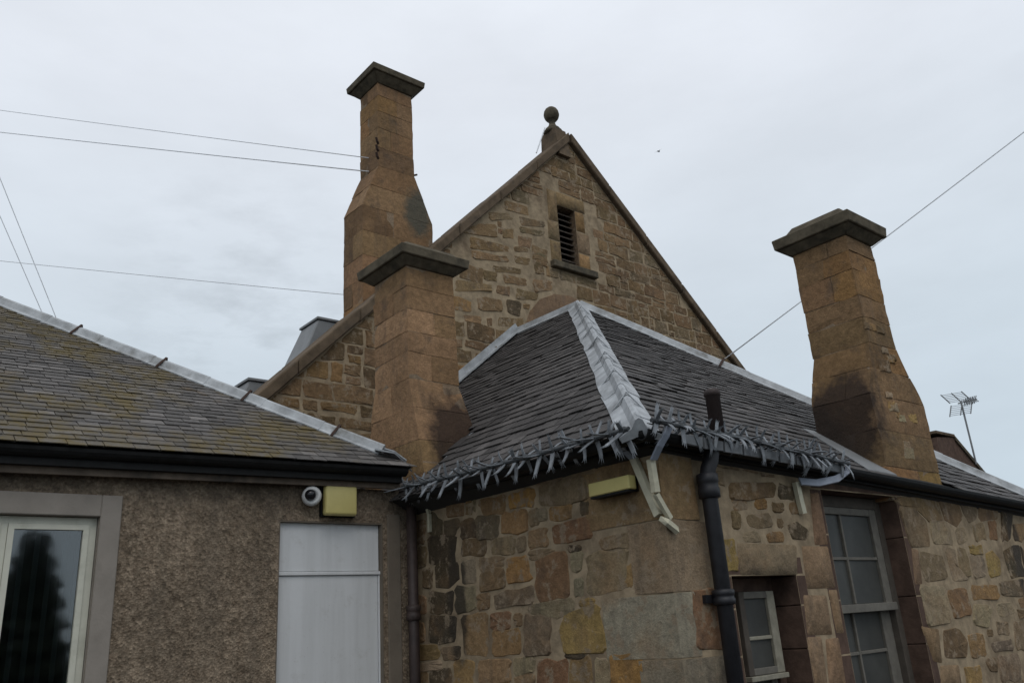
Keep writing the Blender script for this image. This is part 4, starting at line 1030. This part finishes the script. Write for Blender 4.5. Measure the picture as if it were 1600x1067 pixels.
# eaves
ez = lambda x: 2.950 + .016 * (x - .9)
MB().hexa([(-4, 6.245, ez(-4) - .180), (3.98, 6.245, ez(3.98) - .170), (3.98, 6.275, ez(3.98) - .170), (-4, 6.275, ez(-4) - .180)],
          [(-4, 6.245, ez(-4) - .03), (3.98, 6.245, ez(3.98) - .03), (3.98, 6.275, ez(3.98) - .03), (-4, 6.275, ez(-4) - .03)]).mk('fascia', FASCIA, house)
MB().hexa([(-4, 6.276, ez(-4) - .16), (4.0, 6.276, ez(4) - .16), (4.0, YL - .002, ez(4) - .16), (-4, YL - .002, ez(-4) - .16)],
          [(-4, 6.276, ez(-4) - .14), (4.0, 6.276, ez(4) - .14), (4.0, YL - .002, ez(4) - .14), (-4, YL - .002, ez(-4) - .14)]).mk('soffit', FASCIA, house)
m = MB(); half_gutter(m, (-4, 6.18, ez(-4) - .012), (3.99, 6.18, ez(3.99) - .012), (0, -1, 0), .064); m.mk('gutter', BLACK, house)
MB().hexa([(-4, 6.19, ez(-4) - .125), (3.97, 6.19, ez(3.97) - .125), (3.97, 6.243, ez(3.97) - .125), (-4, 6.243, ez(-4) - .125)],
          [(-4, 6.19, ez(-4) + .035), (3.97, 6.19, ez(3.97) + .035), (3.97, 6.243, ez(3.97) + .035), (-4, 6.243, ez(-4) + .035)]).mk('gutter_board', BLACK, house)
# roof: front slope, hip at the right end
P0 = (-4.0, 6.12, ez(-4)); P1 = (4.04, 6.12, ez(4.04)); HT = (0.35, 9.90, 5.50); HL = (-4.0, 9.90, 5.43); PB = (4.04, 9.9, 3.0)
hroof = MB().add([P0, P1, HT, HL, PB], [(0, 1, 2, 3), (1, 4, 2)]).mk('roof', DECK, house)
ph = face_frame(P0, P1, HT)
sl = []
slate_face(sl, ph, [uv(ph, P0), uv(ph, P1), uv(ph, HT), uv(ph, HL)], lambda v: max(.06, .090 - .006 * v) + random.gauss(0, .003), (.11, .20), .0065, .5)
sl = [s for s in sl if s[0].p(s[1], s[2]).x > -1.2]
lay_slates(sl, SLATE_H, hroof)
nA = ph.N; nB = (Vector(PB) - Vector(P1)).cross(Vector(HT) - Vector(P1)).normalized()
if nB.z < 0: nB = -nB
h0 = Vector(P1) + (Vector(HT) - Vector(P1)) * .055; hd = Vector(HT) - h0
nsh = 9
for i in range(nsh):
    strip(hroof, 'hip_flashing', h0 + hd * (i / nsh), h0 + hd * min(1, (i + 1.04) / nsh), nA, nB, .070, .030, ZINC, .005, .034, .006)
for t in (.085, .255, .425, .605, .80): arc_clip(hroof, h0 + hd * t, hd, nA, nB, .080, .040, RUST, .024, .040)
m = MB().strap([h0 + Vector((-.09, -.05, .03)), h0 + Vector((.05, -.12, .0)), h0 + Vector((.17, -.1, -.06)), h0 + Vector((.30, .0, -.11))], (.06, .10, .02), .014)
m.strap([h0 + Vector((-.02, .05, .06)), h0 + Vector((.12, .02, .03)), h0 + Vector((.26, .05, -.03))], (.02, .1, -.02), .012); m.mk('crumpled_lead', LEAD, hroof)

WIRES=[('upper of the two nearly level wires running left from the tallest chimney', [5.31, 9.0, 8.04], [-8.13, 42.49, 25.17], 0.006, 0.08),
('lower of the two nearly level wires running left from the tallest chimney', [5.31, 9.0, 7.82], [-7.9, 42.93, 24.1], 0.008, 0.08),
('lone low wire passing behind the foot of the tallest chimney', [7.72, 11.7, 7.3], [-10.43, 40.95, 17.31], 0.007, 0.08),
('steep wire on the left, the right-hand one of the pair above the mossy roof', [4.77, 17.01, 4.29], [-3.17, 16.45, 20.57], 0.008, 0.0),
('steep wire on the left, the left-hand one of the pair above the mossy roof', [4.38, 17.06, 4.9], [-2.47, 16.91, 18.23], 0.008, 0.0),
('wire rising to the right from the gable behind the broad chimney', [10.96, 7.66, 5.44], [21.39, -6.28, 16.23], 0.01, 0.08)]
BIRD= [32.22, 24.2, 25.47]
TREE=(4.86,-13.0,0)

# ------------------------------------------------------------------ fittings on the walls
t = thing('security_camera', 'small white dome camera with black eye under the eaves beside the yellow light', 'camera', (3.153, YL, 2.745))
c = Vector((3.165, YL - .03, 2.735))
def lathe_y(c, prof, name, mat, parent, n=24):
    m = MB(); vs = []; base = 0
    for (r, d) in prof:
        for k in range(n):
            a = 2 * math.pi * k / n; m.v.append(tuple(c + CD * d + CS * (r * math.cos(a)) + CU * (r * math.sin(a))))
    for i in range(len(prof) - 1):
        for k in range(n):
            a0 = i * n + k; a1 = i * n + (k + 1) % n; m.f.append((a0, a1, a1 + n, a0 + n))
    m.f.append(tuple((len(prof) - 1) * n + k for k in range(n)))
    return m.mk(name, mat, parent, True)
CD = Vector((-.40, -.90, -.10)).normalized(); CS = CD.cross(Vector((0, 0, 1))).normalized(); CU = CS.cross(CD)
lathe_y(c, [(.078, 0), (.080, .03), (.080, .06), (.070, .085), (.050, .092), (.046, .085)], 'housing', WHITEP, t)
lathe_y(c + CS * .012 + CU * .008, [(.046, .084), (.044, .10), (.034, .118), (.018, .128), (.004, .131)], 'dome', BLACKG, t)
t = thing('wall_light', 'square yellowed bulkhead light above the boarded white door', 'light', (3.418, YL, 2.60))
o = MB().box(3.252, 3.568, YL - .03, YL - .002, 2.575, 2.832).mk('base_plate', BLACK, t)
o = MB().hexa([(3.260, YL - .031, 2.580), (3.560, YL - .031, 2.580), (3.560, YL - .031, 2.83), (3.260, YL - .031, 2.83)],
              [(3.264, YL - .100, 2.585), (3.556, YL - .100, 2.585), (3.556, YL - .100, 2.835), (3.264, YL - .100, 2.835)]).mk('cover', YELLOW, t); bevel(o, .022, 3)
for p in o.data.polygons: p.use_smooth = True
t = thing('wall_light', 'long yellow-fronted bulkhead light on the stone wall near the corner', 'light', (XR, 3.86, 2.42))
o = MB().box(XR - .03, XR - .010, 3.67, 4.035, 2.405, 2.505).mk('base_plate', BLACK, t)
o = MB().box(XR - .105, XR - .031, 3.665, 4.04, 2.418, 2.508).mk('cover', YELLOW, t); bevel(o, .006)
MB().box(XR - .10, XR - .032, 3.675, 4.03, 2.402, 2.416).mk('underside', BLACK, t)

# ------------------------------------------------------------------ rotating anti-climb spikes along the gutters
def blade(length, w0, droop, seed):
    rnd = random.Random(seed); m = MB(); pts = []
    n = 5
    for i in range(n):
        s = i / (n - 1); pts.append((s * length, -droop * s * s, w0 * (1 - .25 * s)))
    for (x, z, w) in pts:
        m.v += [(x, -w / 2, z - .004), (x, w / 2, z - .004), (x, w / 2, z + .004), (x, -w / 2, z + .004)]
    for i in range(n - 1):
        for k in range(4):
            a0 = i * 4 + k; a1 = i * 4 + (k + 1) % 4; m.f.append((a0, a1, a1 + 4, a0 + 4))
    m.f.append((3, 2, 1, 0))
    x, z, w = pts[-1]; e = (n - 1) * 4
    for k in range(3):                                         # split into three fine tines
        yo = (k - 1) * w * .36; b = len(m.v); q = w * .11
        tip = (x + length * rnd.uniform(.18, .30), yo * 2.1, z - droop * .7)
        m.v += [(x, yo - q, z - .003), (x, yo + q, z - .003), (x, yo + q, z + .003), (x, yo - q, z + .003), tip]
        m.f += [(b, b + 1, b + 4), (b + 1, b + 2, b + 4), (b + 2, b + 3, b + 4), (b + 3, b, b + 4)]
    me = bpy.data.meshes.new('spike'); me.from_pydata(m.v, [], m.f); me.materials.append(SPIKE); return me
BL = [blade(.165, .048, .025, 1), blade(.150, .048, .05, 2), blade(.170, .042, .0, 3), blade(.140, .052, .03, 4)]
hubm = MB().lathe((0, 0, -.028), [(.012, 0), (.024, .008), (.024, .048), (.012, .056)], 10)
HUB = bpy.data.meshes.new('spike_wheel'); HUB.from_pydata(hubm.v, [], hubm.f); HUB.materials.append(RAIL)
def barrier(label, pts, spacing, seed, nb=6, low=None):
    rnd = random.Random(seed); pts = [Vector(p) for p in pts]
    t = thing('anti_climb_barrier', label, 'spike barrier', pts[0], 'spiked barriers along the gutters')
    MB().tube(pts, .016, 8).mk('rail', RAIL, t)
    dist = 0
    for a, b in zip(pts, pts[1:]):
        d = (b - a).normalized(); L_ = (b - a).length; s = spacing * .4
        while s < L_:
            c = a + d * s; ref = d.cross(Vector((0, 0, 1))).normalized(); up_ = ref.cross(d)
            hub = link('spike_wheel', HUB, t, c); hub.rotation_euler = d.to_track_quat('Z', 'Y').to_euler()
            h0 = rnd.uniform(0, 360); hub_m = hub.rotation_euler.to_matrix()
            for k in range(nb):
                an = math.radians(h0 + 360 * k / nb + rnd.uniform(-14, 14)); rad = (ref * math.cos(an) + up_ * math.sin(an))
                X = (rad + d * rnd.uniform(-.6, .6)).normalized(); Y = d - X * d.dot(X); Y.normalize(); Z = X.cross(Y)
                sp = bpy.data.objects.new('spike', BL[rnd.randrange(4)]); COL.objects.link(sp); sp.parent = hub
                R_m = hub_m.transposed() @ Matrix((X, Y, Z)).transposed()
                sp.matrix_basis = R_m.to_4x4() @ Matrix.Diagonal((rnd.uniform(.62, .98) * (.72 if math.sin(an) > .35 else 1.0),) * 3 + (1,))
            s += spacing * rnd.uniform(.85, 1.15)
    return t
bL = barrier('grey spiked barrier along the gutter of the left stone wall', [(3.89, 3.44, 2.745), (3.90, 4.4, 2.755), (3.92, 5.4, 2.785), (3.96, 6.18, 2.83)], .135, 5, 6)
bF = barrier('grey spiked barrier along the gutter of the front stone wall', [(3.95, 3.30, 2.775), (4.9, 3.29, 2.74), (5.7, 3.285, 2.695), (6.24, 3.28, 2.66)], .12, 9, 6)
for (par, pts, wv) in ((bL, [(3.95, 3.62, 2.76), (3.98, 3.64, 2.70), (4.08, 3.66, 2.66), (4.14, 3.66, 2.62)], (0, .05, 0)),
                       (bF, [(4.12, 3.29, 2.775), (4.09, 3.31, 2.70), (4.06, 3.35, 2.63), (4.07, 3.42, 2.56)], (.055, 0, 0)),
                       (bF, [(6.24, 3.28, 2.68), (6.21, 3.29, 2.60), (6.08, 3.32, 2.54), (5.90, 3.38, 2.51), (5.74, 3.43, 2.52)], (.02, .02, .055)),
                       (bL, [(3.98, 6.16, 2.85), (4.02, 6.14, 2.80), (4.10, 6.16, 2.76)], (0, .04, 0))):
    MB().strap(pts, wv, .014).mk('bracket_arm', STRAP, par)
for (par, x, y) in ((bF, 4.7, 3.2), (bF, 5.2, 3.2), (bF, 5.65, 3.2)):
    pass
m = MB()
for i in range(9):                                             # shallow grey guard pieces under the front rail
    x = 4.25 + i * .215; z = 2.69 - (x - 4.2) * .033
    o = MB().hexa([(x, 3.307, z - .035 + random.gauss(0, .01)), (x + .19, 3.305, z - .04), (x + .19, 3.325, z - .04), (x, 3.325, z - .035)], [(x, 3.300, z + .03), (x + .19, 3.298, z + .022), (x + .19, 3.318, z + .022), (x, 3.320, z + .03)]).mk('guard_piece', GUARD, bF)
# cream trunking covering the bracket feet
def trunk_run(label, runs):
    t = thing('cable_trunking', label, 'trunking', runs[0][0][0], 'cream trunking pieces on the stone walls')
    for (pts, wv, th) in runs: 
        o = MB().strap(pts, wv, th).mk('trunking_length', CREAM, t)
trunk_run('long bent cream trunking crossing the corner of the stone wall', [([(4.165, 3.685, 2.665), (4.165, 3.60, 2.44), (4.165, 3.515, 2.225)], (0, .055, .01), .04),
          ([(4.166, 3.500, 2.205), (4.17, 3.455, 2.175), (4.255, 3.455, 2.125)], (.0, .02, .05), .03)])
trunk_run('short cream trunking to the right of the long bent one at the corner', [([(4.078, 3.452, 2.565), (4.088, 3.455, 2.46), (4.098, 3.458, 2.36)], (.048, 0, 0), .035), ([(4.102, 3.462, 2.35), (4.16, 3.464, 2.27), (4.215, 3.466, 2.20)], (.034, 0, .01), .03)])
trunk_run('short cream trunking beside the tall window', [([(5.735, 3.462, 2.52), (5.75, 3.465, 2.40), (5.765, 3.465, 2.285)], (.055, 0, 0), .035)])
trunk_run('thin cream trunking at the left end of the stone wall beside the downpipe', [([(4.15, 6.20, 2.765), (4.165, 6.13, 2.70), (4.168, 6.085, 2.60)], (0, .035, 0), .03), ([(4.168, 6.085, 2.597), (4.168, 6.085, 2.44)], (0, .03, 0), .026)])

# ------------------------------------------------------------------ distant stack with aerial
dg = thing('distant_gable', 'brown stone stub with sloping side behind the far roof hip', 'building', (25.2, 10, 0))
D0 = [(24.20, 10, 0), (28.0, 10, 0), (28.0, 11.6, 0), (24.20, 11.6, 0)]
MB().hexa(D0, [(24.20, 10, 5.2), (28.0, 10, 4.55), (28.0, 11.6, 4.55), (24.20, 11.6, 5.2)]).mk('wall', MORTAR, dg)
MB().hexa([(24.22, 10.0, 5.2), (27.6, 10.0, 4.6), (27.6, 11.4, 4.6), (24.22, 11.4, 5.2)], [(24.22, 10.0, 5.98), (25.36, 10.0, 6.08), (25.36, 11.4, 6.08), (24.22, 11.4, 5.98)]).mk('stack', REVEAL, dg)
MB().hexa([(25.37, 9.95, 5.99), (27.8, 9.95, 4.49), (27.8, 11.45, 4.49), (25.37, 11.45, 5.99)], [(25.37, 9.95, 6.12), (27.8, 9.95, 4.62), (27.8, 11.45, 4.62), (25.37, 11.45, 6.12)]).mk('coping', CAPST, dg)
MB().box(24.15, 25.36, 9.95, 11.45, 6.085, 6.16).mk('coping', COPE, dg)
ta = thing('tv_aerial', 'thin rooftop television aerial on a pole at the far right', 'aerial', (25.95, 9.9, 5.5))
s0 = Vector((26.0, 9.80, 5.3)); s1 = Vector((26.0, 9.80, 7.2))
MB().tube([s0, s1], .028, 8).mk('mast', ALU, ta)
RR = Vector((.37, -.93, 0)); bd = Vector((.75, -.62, .16)).normalized(); bc_ = s1 + Vector((0, 0, -.05))
MB().tube([bc_ - bd * .1, bc_ + bd * .5], .020, 6).mk('boom', ALU, ta)
sd_ = bd.cross(Vector((0, 0, 1))).normalized(); upv = sd_.cross(bd)
for sgn in (1, -1):
    m = MB(); cdir = (upv * sgn * .9 - bd * .5).normalized()
    for k in range(6): q = bc_ + bd * .0 + cdir * (.07 + k * .06); m.tube([q - RR * .29, q + RR * .31], .007, 5)
    for s in (-.27, .02, .29): q = bc_ + RR * s; m.tube([q + cdir * .04, q + cdir * .40], .017, 5)
    m.mk('reflector', ALU, ta)
m = MB()
for k in range(7):
    q = bc_ + bd * (.12 + .055 * k); m.tube([q - upv * .09 - sd_ * .12, q + upv * .09 + sd_ * .12], .013, 5); m.tube([q - upv * .09 + sd_ * .12, q + upv * .09 - sd_ * .12], .013, 5)
m.mk('director_elements', ALU, ta)

# ------------------------------------------------------------------ overhead wires
def wire(label, a, b, r, sag=.0):
    a, b = Vector(a), Vector(b); pts = [a.lerp(b, i / 12) + Vector((0, 0, -sag * 4 * (i / 12) * (1 - i / 12))) for i in range(13)]
    o = MB().tube(pts, r, 6).mk('overhead_wire', CABLE, None, True, loc=a); tag(o, label, 'wire', 'overhead wires')
for lab, a, b, r, s in WIRES: wire(lab, a, b, r, s)

# ------------------------------------------------------------------ bird and the conifer mirrored in the cottage window
bp = Vector(BIRD)
m = MB().tube([bp + Vector((-.11, 0, -.01)), bp + Vector((-.06, 0, 0)), bp, bp + Vector((.07, 0, .01)), bp + Vector((.12, 0, .015))], [.005, .026, .034, .024, .006], 8)
m.add([bp + Vector((-.04, 0, .01)), bp + Vector((.05, 0, .01)), bp + Vector((.0, -.16, .05)), bp + Vector((-.05, -.28, .01))], [(0, 1, 2), (0, 2, 3)])
m.add([bp + Vector((-.04, 0, .012)), bp + Vector((.05, 0, .012)), bp + Vector((.0, .16, .06)), bp + Vector((-.05, .28, .02))], [(0, 1, 2), (0, 2, 3)])
o = m.mk('bird', BLACK, loc=bp); tag(o, 'tiny dark bird flying in the open sky right of the gable', 'bird')

LEAF = plain_mat('conifer_foliage', (0.065, 0.085, 0.055), .9, .4, 3)
BARK = plain_mat('conifer_bark', (0.09, 0.07, 0.05), .95)
tr_ = thing('conifer_tree', 'dark pointed conifer seen only as a reflection in the house window', 'tree', TREE)
tb = Vector(TREE); TH = 4.95
MB().tube([tb, tb + Vector((0, 0, TH * .5)), tb + Vector((0, 0, TH * .97))], [.22, .13, .02], 9).mk('trunk', BARK, tr_)
m = MB(); rt_ = random.Random(4)
for k in range(16000):
    z = rt_.random() ** 1.4 * .92 + .06; rmax = (1 - z) ** .75 * 1.55 * (1 + .22 * math.sin(z * 60)) + .05
    a = rt_.uniform(0, 6.283); r = rmax * math.sqrt(rt_.random()); p = tb + Vector((r * math.cos(a), r * math.sin(a), z * TH - r * .25))
    d = Vector((math.cos(a), math.sin(a), rt_.uniform(-.7, .2))).normalized() * rt_.uniform(.10, .24); s = d.cross(Vector((rt_.uniform(-1, 1), rt_.uniform(-1, 1), 1))).normalized() * rt_.uniform(.05, .10)
    m.add([p - s, p + s, p + d], [(0, 1, 2)])
m.mk('crown', LEAF, tr_)
